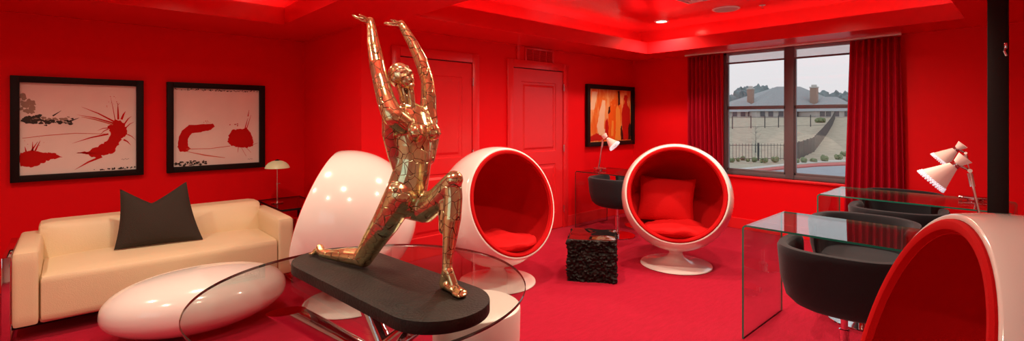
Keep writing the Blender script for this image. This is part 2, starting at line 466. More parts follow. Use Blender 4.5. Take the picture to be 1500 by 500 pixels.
curtain('curtain', .99, 1.43, .95, 1.50, .03, 2.300, 8, 'red pleated floor-length curtain hanging right of the window, behind the glass desks', 5)
tk = thing('curtain_track', 'thin white curtain track along the soffit above the window', 'curtain track', (XW-.085, 2.18, 2.315))
obj('track_rail', bx(-.013,.013,-1.2,1.2,0,.02,bev=.003), 'plasticwhite', tk)

# black square column on the right
PC = (4.50, .19)
cr_ = sroot('trim_4'); cr_.location = (PC[0], PC[1], 0)
cr_['label'] = 'tall black post standing from floor to ceiling at the right edge'
obj('post', bx(-.045,.045,-.048,.05,0,ZS,bev=.004), 'black', cr_)
bm = bx(-.062,-.045,-.044,-.028,1.895,1.935,bev=.003); tube([(-.056,-.036,1.90),(-.068,-.030,1.88),(-.060,-.040,1.85)], .006, 8, bm)
obj('latch', bm, 'chrome', cr_)

# ------------------------------------------------------------------ ceiling fixtures
def downlight(x, y, z, label):
    t = thing('ceiling_downlight', label, 'ceiling light', (x,y,z), 0, 'ceiling downlights')
    obj('light_trim', lathe([(.062,-.001),(.066,-.012),(.082,-.010),(.088,-.002),(.088,0)], 32), 'plasticwhite', t)
    obj('lens', lathe([(0,-.012),(.03,-.011),(.062,-.006)], 24), 'bulb', t)
    return t
DL = [(5.62,3.30),(5.0,1.5),(4.0,2.6),(4.0,1.3),(2.95,2.7),(2.95,1.4)]
DL2 = [(.75,3.85),(-.6,3.85),(.75,2.4),(-.6,2.4),(.6,1.2)]
for i, (x, y) in enumerate(DL+DL2):
    if i == 0:
        downlight(x, y, ZC-.001, 'lit round recessed downlight glowing on the red tray ceiling')
    L = bpy.data.lights.new('downlight_lamp', 'SPOT'); L.energy = 100 if i < len(DL) else 64
    L.spot_size = R(150); L.spot_blend = .9; L.shadow_soft_size = .045; L.color = (1,0.80,0.60) if i < len(DL) else (1,0.82,0.60)
    lo = bpy.data.objects.new('downlight_lamp', L); C.objects.link(lo); lo.location = (x,y,ZC-.03)
sp = thing('ceiling_speaker', 'round white flush speaker in the pinkish ceiling', 'speaker', (5.53,2.43,ZC-.001))
obj('speaker_rim', lathe([(.125,-.008),(.135,-.012),(.148,-.006),(.15,0)], 40), 'plasticwhite', sp)
mgr = pbr('grey_mesh', (0.55,0.53,0.53), 0.6, bump=(600,0.5))
obj('speaker_grille', lathe([(0,-.009),(.06,-.009),(.126,-.008)], 40), mgr, sp)
sk = thing('sprinkler_head', 'small ceiling sprinkler head right of the round speaker', 'sprinkler', (5.30+.35,2.15-.07,ZC-.001))
obj('sprinkler_plate', lathe([(0,-.004),(.03,-.004),(.034,0)], 20), 'plasticwhite', sk)
obj('sprinkler_deflector', lathe([(.006,-.004),(.006,-.03),(.018,-.032),(.018,-.036),(0,-.036)], 16), 'steel', sk)
df = thing('ceiling_diffuser', 'white square air diffuser at the top edge of the ceiling', 'vent', (4.74,2.38,ZC-.001))
bm = nb()
for s in (.20,.15,.10,.05):
    for (xa,xb,ya,yb) in ((-s,s,-s,-s+.018),(-s,s,s-.018,s),(-s,-s+.018,-s+.018,s-.018),(s-.018,s,-s+.018,s-.018)):
        box(bm, xa,xb,ya,yb,-.014,0)
obj('diffuser_blades', bm, 'plasticwhite', df, smooth=False)

# ------------------------------------------------------------------ framed pictures
def frame_bm(w, h, b, dpt):
    """frame in local x (width), z (height), front toward -y, wall at y=0"""
    bm = nb()
    box(bm, -w/2,-w/2+b,-dpt,0,0,h,bev=.003); box(bm, w/2-b,w/2,-dpt,0,0,h,bev=.003)
    box(bm, -w/2+b,w/2-b,-dpt,0,0,b,bev=.003); box(bm, -w/2+b,w/2-b,-dpt,0,h-b,h,bev=.003)
    return bm
def blob(bm, uv, r, n, seed, jag=.25, y=0, W=1, mi=0, asp=1.0, rot=0):
    rnd = random.Random(seed); pts = []
    for i in range(n):
        a = 2*PI*i/n; rr = r*(1+rnd.uniform(-jag,jag))
        x, z = rr*math.cos(a), rr*asp*math.sin(a)
        pts.append((uv[0]+x*math.cos(rot)-z*math.sin(rot), y, uv[1]+x*math.sin(rot)+z*math.cos(rot)))
    f = bm.faces.new([bm.verts.new(p) for p in pts]); f.material_index = mi
def stroke(bm, pts, ws, y=0, mi=0):
    """tapered brush stroke through uv points"""
    L, Rr = [], []
    for i, p in enumerate(pts):
        a = pts[max(0,i-1)]; b = pts[min(len(pts)-1,i+1)]
        dx, dz = b[0]-a[0], b[1]-a[1]; l = math.hypot(dx,dz) or 1
        nx, nz = -dz/l, dx/l; w = ws[i]/2
        L.append(bm.verts.new((p[0]+nx*w, y, p[1]+nz*w))); Rr.append(bm.verts.new((p[0]-nx*w, y, p[1]-nz*w)))
    for i in range(len(pts)-1):
        f = bm.faces.new((L[i],L[i+1],Rr[i+1],Rr[i])); f.material_index = mi
def spray(bm, c, rad, n, seed, y, mi=0, s=(.002,.006), asp=1.0):
    rnd = random.Random(seed)
    for i in range(n):
        a = rnd.uniform(0,2*PI); d = rad*rnd.random()**.7
        blob(bm, (c[0]+d*math.cos(a), c[1]+d*asp*math.sin(a)), rnd.uniform(*s), 7, seed*99+i, .35, y, mi=mi)
def splash(bm, outline, y, seed, mi=0, jit=.006):
    """organic filled shape from a coarse outline, jittered along its edge"""
    rnd = random.Random(seed); pts = []
    n = len(outline)
    for i in range(n):
        a, b = outline[i], outline[(i+1)%n]
        k = 5
        for j in range(k):
            f = j/k
            pts.append((a[0]+(b[0]-a[0])*f+rnd.uniform(-jit,jit), y, a[1]+(b[1]-a[1])*f+rnd.uniform(-jit,jit)))
    f = bm.faces.new([bm.verts.new(p) for p in pts]); f.material_index = mi
    f.normal_update(); bmesh.ops.triangulate(bm, faces=[f], ngon_method='EAR_CLIP')

def picture(xc, z0, w, h, wall_y, label, group=None, border=.055):
    t = thing('framed_picture', label, 'picture', (xc, wall_y, z0), 0, group)
    obj('picture_frame', frame_bm(w, h, border, .05), 'black', t)
    return t
def merge_marks(t):
    """brush marks belong to the painted sheet: fold them into its mesh"""
    kids = [c for c in t.children if c.name.split('.')[0] != 'picture_frame']
    sheet = [c for c in kids if c.name.split('.')[0] in ('paper_sheet','canvas')][0]
    bm = nb(); mats = []
    for c in [sheet]+[k for k in kids if k is not sheet]:
        n0 = len(bm.faces); bm.from_mesh(c.data); bm.faces.ensure_lookup_table()
        for f in bm.faces[n0:]: f.material_index = len(mats)
        mats.append(c.data.materials[0])
    me = bpy.data.meshes.new('painted_sheet'); bm.to_mesh(me); bm.free()
    for m in mats: me.materials.append(m)
    sheet.data = me
    for k in kids:
        if k is not sheet: bpy.data.objects.remove(k, do_unlink=True)
def canvas(t, w, h, b):
    bm = bx(-w/2+b, w/2-b, -.014, -.004, b, h-b)
    return obj('paper_sheet', bm, 'paper', t, smooth=False)
W1, H1 = .885, .895
# picture one
p1 = picture((-.371+.514)/2, .91, W1, H1, YL, 'black-framed red ink splatter art above the sofa arm, farthest left, with starburst splash', 'ink paintings above the sofa')
cv = canvas(p1, W1, H1, .055)
S = W1-.11; ox, oz = -W1/2+.055, .055
def U(u, v): return (ox+u*S, oz+v*(H1-.11))
yy = -.0150
bm = nb()
splash(bm, [U(*q) for q in ((.46,.225),(.56,.235),(.66,.30),(.73,.36),(.76,.44),(.735,.52),(.80,.60),(.86,.585),(.90,.52),(.92,.42),(.86,.38),(.83,.29),(.78,.20),(.70,.185),(.62,.155),(.54,.20))], yy, 4, 0, .007)
splash(bm, [U(*q) for q in ((.002,.24),(.10,.265),(.20,.235),(.27,.235),(.33,.175),(.26,.165),(.20,.14),(.12,.085),(.05,.085),(.002,.11))], yy, 6, 0, .006)
for a, b, w in (((.68,.17),(.44,.03),.014),((.74,.43),(.42,.33),.010),((.80,.57),(.50,.745),.010),((.78,.56),(.46,.655),.009),((.83,.60),(.825,.80),.010),((.89,.55),(.955,.64),.008),((.86,.60),(.90,.70),.012),((.92,.42),(.995,.35),.006),((.88,.36),(.95,.29),.010),((.80,.60),(.76,.86),.004),((.90,.50),(.98,.57),.006),((.74,.50),(.64,.47),.006),((.74,.49),(.66,.42),.006)):
    stroke(bm, [U(*a), U((a[0]+b[0])/2, (a[1]+b[1])/2+.012), U(*b)], [w*1.5, w, .001], yy-.0004)
for a, b in (((.09,.26),(.14,.36)),((.12,.26),(.16,.37)),((.10,.26),(.10,.36)),((.05,.25),(.04,.31)),((.28,.2),(.34,.18))):
    stroke(bm, [U(*a), U(*b)], [.012,.002], yy-.0004)
spray(bm, U(.77,.80), .06, 14, 5, yy-.0005, 0, (.0015,.004)); spray(bm, U(.12,.32), .08, 10, 8, yy-.0005, 0, (.0015,.004))
obj('red_splash', bm, 'inkred', p1, smooth=False)
bm = nb()
stroke(bm, [U(.02,.40), U(.2,.425), U(.45,.445), U(.74,.43)], [.004,.006,.006,.004], yy-.0003)
stroke(bm, [U(.50,.63), U(.62,.60), U(.78,.54)], [.003,.01,.012], yy-.0002)
obj('ink_line', bm, 'inkpale', p1, smooth=False)
bm = nb()
rnd = random.Random(11)
for i in range(60):
    u = rnd.uniform(.03,.42); v = .575+rnd.gauss(0,.018)+(.02 if u < .2 else 0)
    blob(bm, U(u,v), rnd.uniform(.006,.022)*(1.25-u*1.5), 9, 200+i, .4, yy-.0006-.00002*i, asp=.6)
stroke(bm, [U(.26,.64), U(.33,.70)], [.012,.002], yy-.0008); stroke(bm, [U(.38,.57), U(.48,.62)], [.016,.002], yy-.0008)
for i in range(40):
    u = rnd.uniform(.6,.99); blob(bm, U(u,.012+rnd.random()*.02*u), rnd.uniform(.003,.007), 7, 500+i, .4, yy-.0004)
for i, (u, v) in enumerate(((.86,.125),(.875,.12),(.89,.128),(.905,.122),(.92,.127))): stroke(bm, [U(u,v), U(u+.012,v+.006)], [.003,.003], yy-.0004)
obj('black_ink', bm, 'inkblack', p1, smooth=False)
bm = nb()
for i in range(22): blob(bm, U(.05+rnd.uniform(-.045,.05),.76+rnd.gauss(0,.04)), rnd.uniform(.008,.024), 12, 700+i, .3, yy-.0002-.00002*i)
for i in range(22): blob(bm, U(rnd.uniform(.05,.40),.60+rnd.gauss(0,.02)), rnd.uniform(.008,.02), 12, 740+i, .3, yy+.0002-.00001*i, asp=.6)
obj('grey_wash', bm, 'inkgrey', p1, smooth=False)
merge_marks(p1)
# picture two
p2 = picture((.692+1.582)/2, .91, W1, H1, YL, 'black-framed ink painting above the sofa nearer the small dome lamp, with C-shaped red stroke', 'ink paintings above the sofa')
canvas(p2, W1, H1, .055)
bm = nb()
splash(bm, [U(*q) for q in ((.46,.50),(.44,.545),(.30,.535),(.17,.525),(.09,.46),(.055,.36),(.045,.25),(.07,.19),(.14,.185),(.19,.22),(.155,.26),(.16,.36),(.20,.42),(.30,.435),(.40,.455))], yy, 21, 0, .003)
splash(bm, [U(*q) for q in ((.62,.36),(.65,.45),(.74,.47),(.80,.46),(.84,.49),(.90,.40),(.93,.31),(.92,.23),(.84,.21),(.74,.215),(.66,.24),(.61,.30))], yy, 22, 0, .006)
for a, b, w in (((.82,.46),(.86,.62),.012),((.84,.46),(.90,.66),.010),((.86,.64),(.875,.73),.010),((.89,.24),(.99,.27),.005),((.74,.22),(.735,.15),.006),((.84,.21),(.90,.14),.004),((.78,.21),(.84,.09),.003)):
    stroke(bm, [U(*a), U(*b)], [w, .002], yy-.0004)
spray(bm, U(.37,.565), .05, 9, 31, yy-.0005, 0, (.002,.005), .4); spray(bm, U(.70,.53), .05, 9, 32, yy-.0005, 0, (.002,.006), .4)
obj('red_splash', bm, 'inkred', p2, smooth=False)
bm = nb()
stroke(bm, [U(.14,.22), U(.4,.215), U(.64,.24)], [.006,.006,.006], yy-.0003); stroke(bm, [U(.14,.19), U(.35,.13), U(.58,.085)], [.004,.012,.004], yy-.0003)
obj('ink_line', bm, 'inkpale', p2, smooth=False)
bm = nb()
for i in range(110):
    u = rnd.uniform(.0,.36); blob(bm, U(u,.035+rnd.gauss(0,.014)*(1 if u>.05 else .5)), rnd.uniform(.002,.011), 8, 900+i, .5, yy-.0004-.00001*i, asp=.7)
for i in range(90):
    u = rnd.uniform(.02,.99); blob(bm, U(u,.985+rnd.uniform(-.012,.008)), rnd.uniform(.002,.006), 7, 1100+i, .4, yy-.0004)
for i, (u, v) in enumerate(((.86,.05),(.875,.045),(.89,.053),(.905,.047))): stroke(bm, [U(u,v), U(u+.012,v+.006)], [.003,.003], yy-.0004)
obj('black_ink', bm, 'inkblack', p2, smooth=False)
merge_marks(p2)
# picture three : orange abstract
A3 = (856.6, 926.2)
px0, px1 = 5.42, 6.43
def wx(px):
    u = (px-CX)/F; return YD*(FW.x+RT.x*u)/(FW.y+RT.y*u)
xa, xb = wx(857), wx(926); tt = YD/(FW.y+RT.y*(857-CX)/F)
z3a, z3b = CH-(215.2-HY)/F*tt, CH-(123-HY)/F*tt
W3, H3 = xb-xa, z3b-z3a
p3 = thing('framed_picture', 'black-framed orange and red abstract painting above the glass desk beside the door', 'picture', ((xa+xb)/2, YD, z3a))
obj('picture_frame', frame_bm(W3, H3, .06, .05), 'black', p3)
def paintmat():
    m, nt, b = nodes('orange_brushwork'); L = nt.links
    tc = nt.nodes.new('ShaderNodeTexCoord'); mp = nt.nodes.new('ShaderNodeMapping'); mp.inputs['Scale'].default_value = (9,1,2.2)
    n = nt.nodes.new('ShaderNodeTexNoise'); n.inputs['Scale'].default_value = 1.3; n.inputs['Detail'].default_value = 5; n.inputs['Distortion'].default_value = .6
    r = nt.nodes.new('ShaderNodeValToRGB'); cr = r.color_ramp
    cr.elements[0].position = .33; cr.elements[0].color = (0.72,0.10,0.012,1); cr.elements[1].position = .72; cr.elements[1].color = (0.85,0.34,0.12,1)
    e = cr.elements.new(.48); e.color = (0.80,0.20,0.03,1); e = cr.elements.new(.6); e.color = (0.85,0.42,0.16,1)
    L.new(tc.outputs['Object'], mp.inputs[0]); L.new(mp.outputs[0], n.inputs['Vector']); L.new(n.outputs['Fac'], r.inputs[0]); L.new(r.outputs[0], b.inputs['Base Color'])
    b.inputs['Roughness'].default_value = .45
    return m
obj('canvas', bx(-W3/2+.06, W3/2-.06, -.014, -.004, .06, H3-.06), paintmat(), p3, smooth=False)
ox3, S3, oz3, T3 = -W3/2+.06, W3-.12, .06, H3-.12
def V(u, v): return (ox3+u*S3, oz3+v*T3)
pm = {'pr': pbr('paint_red', (0.50,0.012,0.008),.4), 'po': pbr('paint_orange',(0.80,0.13,0.012),.4), 'py': pbr('paint_yellow_orange',(0.85,0.33,0.05),.4), 'pk': pbr('paint_black',(0.03,0.010,0.008),.4), 'pc': pbr('paint_cream',(0.85,0.60,0.38),.4)}
M.update(pm)
def paint(name, shapes, mat, dy, seed):
    bm = nb()
    for i, s in enumerate(shapes): splash(bm, [V(*q) for q in s], yy-dy-i*.0002, seed+i, 0, .007)
    obj(name, bm, mat, p3, smooth=False)
paint('pale_brushwork', [[(.18,.28),(.24,.55),(.30,.80),(.38,.78),(.36,.50),(.34,.20),(.24,.10)],[(.28,.05),(.42,.05),(.40,.25),(.30,.22)],[(.02,.6),(.08,.95),(.2,.95),(.12,.6)]], 'pc', .0002, 40)
paint('amber_figure', [[(.44,.02),(.46,.35),(.44,.55),(.47,.66),(.54,.72),(.61,.66),(.64,.5),(.62,.2),(.66,.02)],[(.50,.74),(.54,.82),(.60,.80),(.62,.74),(.57,.69)]], 'po', .0008, 50)
paint('yellow_figure', [[(.60,.02),(.63,.3),(.62,.62),(.66,.70),(.72,.62),(.74,.35),(.75,.02)],[(.50,.1),(.53,.4),(.57,.4),(.56,.1)]], 'py', .0014, 60)
paint('red_figure', [[(.78,.02),(.78,.3),(.77,.60),(.82,.72),(.84,.80),(.90,.80),(.92,.70),(.98,.62),(.98,.30),(.95,.02)],[(.82,.82),(.84,.90),(.88,.92),(.92,.88),(.91,.81),(.86,.78)],[(.36,.08),(.37,.38),(.42,.46),(.45,.30),(.44,.05)],[(.02,.02),(.02,.10),(.16,.16),(.28,.12),(.34,.02)]], 'pr', .0020, 70)
paint('black_brushwork', [[(.75,.02),(.73,.22),(.76,.32),(.80,.15),(.80,.02)],[(.93,.02),(.93,.25),(.97,.36),(.995,.30),(.995,.02)],[(.68,.70),(.66,.99),(.72,.99),(.72,.72)],[(.44,.52),(.45,.66),(.49,.68),(.48,.56)]], 'pk', .0030, 80)  # black paint patches of the abstract

merge_marks(p3)

# ------------------------------------------------------------------ sofa
SY0 = 4.47      # front
so = thing('sofa', 'cream leather sofa with chrome side frames under the two ink paintings', 'sofa', (.58, SY0-.05, 0))
sw = .862
obj('seat', bx(-sw+.13, sw-.13, .0, .80, .10, .30, bev=.02), 'leather', so)
def puff(x0,x1,y0,y1,z0,z1,bev,bulge=.02,axis='z'):
    bm = nb(); r = bmesh.ops.create_cube(bm, size=1.0)
    bmesh.ops.subdivide_edges(bm, edges=bm.edges[:], cuts=11, use_grid_fill=True)
    cx, cy, cz = (x0+x1)/2, (y0+y1)/2, (z0+z1)/2; hx, hy, hz = (x1-x0)/2, (y1-y0)/2, (z1-z0)/2
    for v in bm.verts:
        p = v.co*2
        q = Vector((p.x*hx, p.y*hy, p.z*hz))
        # rounded box
        ix, iy, iz = hx-bev, hy-bev, hz-bev
        c = Vector((max(-ix,min(ix,q.x)), max(-iy,min(iy,q.y)), max(-iz,min(iz,q.z))))
        d = q-c
        if d.length > 1e-6: q = c + d.normalized()*bev
        f = {'z': (1-p.x**2)*(1-p.y**2), 'y': (1-p.x**2)*(1-p.z**2)}[axis]
        if axis == 'z': q.z += bulge*f*(1 if p.z > 0 else 0)
        else: q.y -= bulge*f*(1 if p.y < 0 else 0)
        v.co = q + Vector((cx,cy,cz))
    return bm
obj('seat_cushion', puff(-sw+.13, sw-.13, -.03, .66, .11, .42, .035, .025), 'leather', so)
for (a, b) in ((-sw+.105, -.002), (.002, sw-.105)):
    bm = puff(a, b, .53, .76, .36, .665, .035, .03, 'y')
    for v in bm.verts: v.co.y += (v.co.z-.36)*.22
    obj('back_cushion', bm, 'leather', so)
for s in (-1, 1):
    a, b = sorted((s*(sw-.135), s*sw))
    obj('armrest', puff(a, b, -.02, .84, .10, .585, .028, .008), 'leather', so)
obj('back_panel', bx(-sw+.13, sw-.13,   .78, .85, .12, .58, bev=.02), 'leather', so)
for s in (-1, 1):
    bm = nb(); x = s*(sw+.022)
    for y in (.02, .70): box(bm, x-.02, x+.02, y-.008, y+.008, 0.0, .56, bev=.002)
    box(bm, x-.02, x+.02, .02, .70, 0.0, .014, bev=.002); box(bm, x-.02, x+.02, .02, .70, .546, .56, bev=.002)
    box(bm, x-s*.022-.004, x-s*.022+.004, .028, .05, .50, .53)
    obj('side_frame', bm, 'chrome', so)
bm = nb()
for y in (.08,.64): box(bm, -sw, sw, y, y+.03, .07, .10)
obj('under_rail', bm, 'black', so)
# charcoal throw pillow, chopped in the middle
def pillow_bm(outline_top, w, h, th, n=26, taper=0, lean=0):
    """outline_top(u) gives the top edge height (0..1) for u in -1..1"""
    bm = nb(); sides = []
    for sgn in (-1, 1):
        g = []
        for j in range(n+1):
            row = []
            for i in range(n+1):
                u = -1+2*i/n; v = j/n
                side = 1-.07*math.sin(PI*v)
                x = u*w/2*side*(1-taper*v) + lean*v
                top = outline_top(u)*h; bot = .02*h*math.sin(PI*(u+1)/2)
                z = bot + (top-bot)*v
                f = (max(0,(1-u*u))**.5)*(max(0,1-(2*v-1)**2))**.5
                y = sgn*th/2*f
                row.append(bm.verts.new((x, y, z)))
            g.append(row)
        sides.append(g)
        for j in range(n):
            for i in range(n): bm.faces.new((g[j][i],g[j][i+1],g[j+1][i+1],g[j+1][i]))
    bmesh.ops.remove_doubles(bm, verts=bm.verts[:], dist=.0004)
    return bm
def karate(u):
    a = abs(u+.06)
    return min(.76 + .30*min(1, a/.92)**1.1, 1.1) if u < 0 else min(.76+.36*min(1,a/1.04)**1.1, 1.15)
pb = pillow_bm(karate, .57, .44, .17, taper=.24, lean=-.045)
pl = obj('throw_pillow', pb, 'charcoal')
pl.location = P(234, 371, 3.98); pl.location.z = .447
pl.location.x, pl.location.y = .525, 4.70
pl.rotation_euler = (R(-18), 0, R(-8))
tag(pl, 'charcoal square throw pillow with a chopped top leaning on the cream sofa', 'pillow')

# ------------------------------------------------------------------ pebble coffee table
def sup(c, e): return math.copysign(abs(c)**e, c)
bm = nb(); nu, nv = 64, 32; rings = []
for j in range(nv+1):
    ph = -PI/2+PI*j/nv; row = []
    for i in range(nu):
        th = 2*PI*i/nu
        e = .92
        x = .545*sup(math.cos(ph), .85)*math.cos(th); y = .36*sup(math.cos(ph), .9)*math.sin(th)
        z = .205*sup(math.sin(ph), .85)
        if z < 0:
            k = 1-.18*(-z/.19)**2; x *= k; y *= k
        x *= 1
        row.append(bm.verts.new((x, y, z+.215)))
    rings.append(row)
for a, b in zip(rings, rings[1:]):
    for i in range(nu): bm.faces.new((a[i],a[(i+1)%nu],b[(i+1)%nu],b[i]))
bmesh.ops.remove_doubles(bm, verts=bm.verts[:], dist=.0008)
pod = obj('pebble_table', bm, 'white'); pod.location = (.665, 3.91, -.010); pod.rotation_euler = (0,0,R(0))
tag(pod, 'low glossy white pebble-shaped coffee table in front of the cream sofa', 'coffee table')

# ------------------------------------------------------------------ ball chairs
def axis_matrix(center, d):
    d = Vector(d).normalized()
    return Matrix.Translation(center) @ d.to_track_quat('Z','Y').to_matrix().to_4x4()
def ball_chair(loc, yaw, tilt, label, rs=.525, d=.235, hz=.67, base_r=.34, seat=1, ri=.46):
    """opening faces local +x turned by yaw, tipped up by tilt"""
    t = thing('ball_chair', label, 'chair', (loc[0], loc[1], 0), yaw, 'round white ball chairs')
    ax = Vector((math.cos(tilt), 0, math.sin(tilt)))
    mt = axis_matrix(Vector((0,0,hz)), ax)
    ta = math.acos(d/rs)          # opening half-angle from axis
    prof = []
    n = 40
    for i in range(n+1):
        a = PI - (PI-ta)*i/n
        prof.append((rs*math.sin(a), rs*math.cos(a)))
    ro = rs*math.sin(ta); 
    prof += [(ro-.003, d+.003), (ro-.010, d+.004), (ro-.016, d+.002), (ro-.018, d-.004), (ro-.026, d-.03)]
    prof[0] = (0, -rs)
    obj('shell', lathe(prof, 80, mat=mt), 'white', t)
    # padded red lining
    rin = rs-.055; prof = [(ro-.0175, d-.004), (ro-.018, d+.007), (ro-.026, d+.013), (ro-.038, d+.012), (ro-.048, d+.006), (ro-.052, d-.012)]
    a0 = math.asin(min(.999,(ro-.056)/rin))
    for i in range(n+1):
        a = a0 + (PI-a0)*i/n
        prof.append((max(0,rin*math.sin(a)), rin*math.cos(a)))
    prof[-1] = (0, -rin)
    obj('lining', lathe(prof, 80, mat=mt), 'felt', t)
    # trumpet foot
    bp = [(0,0),(base_r*.97,0),(base_r,.006),(base_r*.99,.014),(base_r*.85,.024),(base_r*.6,.038),(base_r*.38,.058),(base_r*.24,.085),(base_r*.185,.115),(base_r*.20,.145),(base_r*.36,.168),(0,.172)]
    obj('pedestal', lathe(bp, 64), 'white', t)
    # seat cushion lying in the bowl
    if seat:
        bm = nb(); nn, mm_ = 48, 12; rr = []
        zc = .35; cx = .04; Rr = .32
        for j in range(mm_*2+1):
            ph = -PI/2+PI*j/(mm_*2); row = []
            for i in range(nn):
                th = 2*PI*i/nn
                r = Rr*abs(math.cos(ph))**.55
                z = .058*sup(math.sin(ph), .8)
                x, y = cx+r*math.cos(th), r*math.sin(th)
                nz = noise.noise(Vector((x*7+seat*3, y*7, z*5)))
                if z > 0: z += .034*nz + .018*abs(noise.noise(Vector((x*13+seat,y*11,2))))
                row.append(bm.verts.new((x, y, zc+z+ (0.25*(x-cx)**2))))
            rr.append(row)
        for a, b in zip(rr, rr[1:]):
            for i in range(nn): bm.faces.new((a[i],a[(i+1)%nn],b[(i+1)%nn],b[i]))
        bmesh.ops.remove_doubles(bm, verts=bm.verts[:], dist=.0005)
        # keep inside the lining sphere
        cc = Vector((0,0,hz))
        for v in bm.verts:
            dd = v.co-cc
            if dd.length > rin-.004: v.co = cc+dd.normalized()*(rin-.004)
        obj('seat_cushion', bm, 'cushred', t)
    return t
def yaw_of(loc, turn_right_deg):
    """yaw so the opening faces the camera, then turned toward the picture's right"""
    v = Vector((-loc[0], -loc[1], 0)); a = math.atan2(v.y, v.x)
    return a + R(turn_right_deg)
c3 = PF(4.78, 1.62)
bc3 = ball_chair(c3, yaw_of(c3, 0), R(16), 'white ball chair with square red back pillow, standing before the window wall')
c2 = PF(4.28, -.13)
bc2 = ball_chair(c2, yaw_of(c2, 39), R(16), 'white ball chair with red lining in front of the red doors beside the gold figure', seat=2)
c1 = PF(3.80, -1.285)
bc1 = ball_chair(c1, yaw_of(c1, -104), R(19), 'white ball chair turned away, glossy back showing between sofa and gold figure', seat=3)
c4 = PF(1.25, 1.305)
bc4 = ball_chair(c4, yaw_of(c4, -71), R(16), 'nearest white ball chair with red lining, cropped at the bottom right corner', seat=4)
# square pillow inside chair three
def sq(u): return 1.0 - .05*(1-abs(u)**3)
pb = pillow_bm(sq, .56, .47, .18)
pil = obj('throw_pillow', pb, 'cushred')
yw = yaw_of(c3, 0); dirv = Vector((math.cos(yw), math.sin(yw), 0)); lf = Vector((-dirv.y, dirv.x, 0))
pil.location = Vector((c3.x, c3.y, 0)) - dirv*.13 - lf*.105 + Vector((0,0,.385))
pil.rotation_euler = (R(-16), R(3), yw+PI/2)
tag(pil, 'square red velvet pillow propped inside the ball chair before the window wall', 'pillow')

# ------------------------------------------------------------------ round glass table and its base
TC = PF(2.03, -.60); TZ = .75; TR = .658
gt = thing('round_glass_table', 'round glass-topped table on crossed chrome tubes carrying the gold figure', 'table', (TC.x, TC.y, 0))
bm = lathe([(0,TZ-.012),(TR-.003,TZ-.012),(TR,TZ-.009),(TR,TZ-.003),(TR-.003,TZ),(0,TZ)], 160)
for f in bm.faces:
    c = f.calc_center_median()
    if math.hypot(c.x, c.y) > TR-.006: f.material_index = 1
obj('table_top', bm, ['glass','glassedge_dark'], gt)
def tl(p): return Vector((p.x-TC.x, p.y-TC.y, p.z))
tops = [tl(P(420,462,1.78)), tl(P(518,394,2.287)), tl(P(660,434,1.93))]
crosses = [tl(P(573,540,1.96)), tl(P(582,552,2.05)), tl(P(542,531,2.13))]
for k, tp in enumerate(tops):
    tp.z = TZ-.014
    top = Vector(tp); foot = top + (crosses[k]-top)*(top.z/(top.z-crosses[k].z))
    d = (top-foot).normalized(); segs = 32; r = .042
    n1 = Vector((0,0,1)).cross(d).normalized(); n2 = d.cross(n1)
    bm = nb(); A, B = [], []
    for i in range(segs):
        o = (n1*math.cos(2*PI*i/segs)+n2*math.sin(2*PI*i/segs))*r
        # cut flat against floor and glass
        pa = foot+o; pa = pa - d*((pa.z-0.0)/d.z)
        pb_ = top+o; pb_ = pb_ - d*((pb_.z-(TZ-.0125))/d.z)
        A.append(bm.verts.new(pa)); B.append(bm.verts.new(pb_))
    for i in range(segs): bm.faces.new((A[i],A[(i+1)%segs],B[(i+1)%segs],B[i]))
    bm.faces.new(A[::-1]); bm.faces.new(B)
    obj('leg', bm, 'chrome', gt)

# white drum stool
st = thing('drum_stool', 'white cylindrical drum stool beside the round glass table', 'stool', PF(2.58, -.19))
obj('drum_body', lathe([(0,0),(.222,0),(.225,.005),(.235,.44),(.232,.449),(.222,.455),(.10,.458),(0,.458)], 72), 'whitestool', st)

# ------------------------------------------------------------------ kneeling sculpture
PZ0, PZ1 = TZ+.001, TZ+.046
pa, pb2 = PF(2.26, -.824), PF(1.74, -.27)
ctr = (pa+pb2)/2; axv = (pb2-pa); half = axv.length/2; axv.normalize(); ang = math.atan2(axv.y, axv.x)
sc = thing('kneeling_sculpture', 'gold cracked-mirror sculpture of a lunging nude reaching upward on a black board', 'sculpture', (ctr.x, ctr.y, PZ0))
pts = []; pr = .19
for i in range(25): a = -PI/2+PI*i/24; pts.append((half+pr*math.cos(a), pr*math.sin(a)))
for i in range(25): a = PI/2+PI*i/24; pts.append((-half+pr*math.cos(a), pr*math.sin(a)))
bm = prism(pts, 0, PZ1-PZ0, bev=.004)
bmesh.ops.rotate(bm, verts=bm.verts, matrix=Matrix.Rotation(ang,3,'Z'))
obj('base_board', bm, 'plinth', sc)['label'] = 'black rounded board the figure kneels on'
HL = Vector((0,0,0))
bm = nb()
org = Vector((ctr.x, ctr.y, PZ0))
SIDE = Vector((-axv.y, axv.x, 0))      # across the body: towards the far side
if SIDE.dot(FW) < 0: SIDE = -SIDE
bm.free(); FV, FF = [], []; UNIT = {}
def unit(sub):
    if sub not in UNIT:
        b = nb(); bmesh.ops.create_icosphere(b, subdivisions=sub, radius=1.0); b.verts.index_update()
        UNIT[sub] = ([v.co.copy() for v in b.verts], [tuple(v.index for v in f.verts) for f in b.faces]); b.free()
    return UNIT[sub]
def ell(c, ra, rb, rc, A, B, Cc, sub=3):
    vs, fs = unit(sub); n0 = len(FV); A = A*ra; B = B*rb; Cc = Cc*rc
    FV.extend([tuple(c + A*q.x + B*q.y + Cc*q.z) for q in vs]); FF.extend([tuple(i+n0 for i in f) for f in fs])
EX, EY, EZ = Vector((1,0,0)), Vector((0,1,0)), Vector((0,0,1))
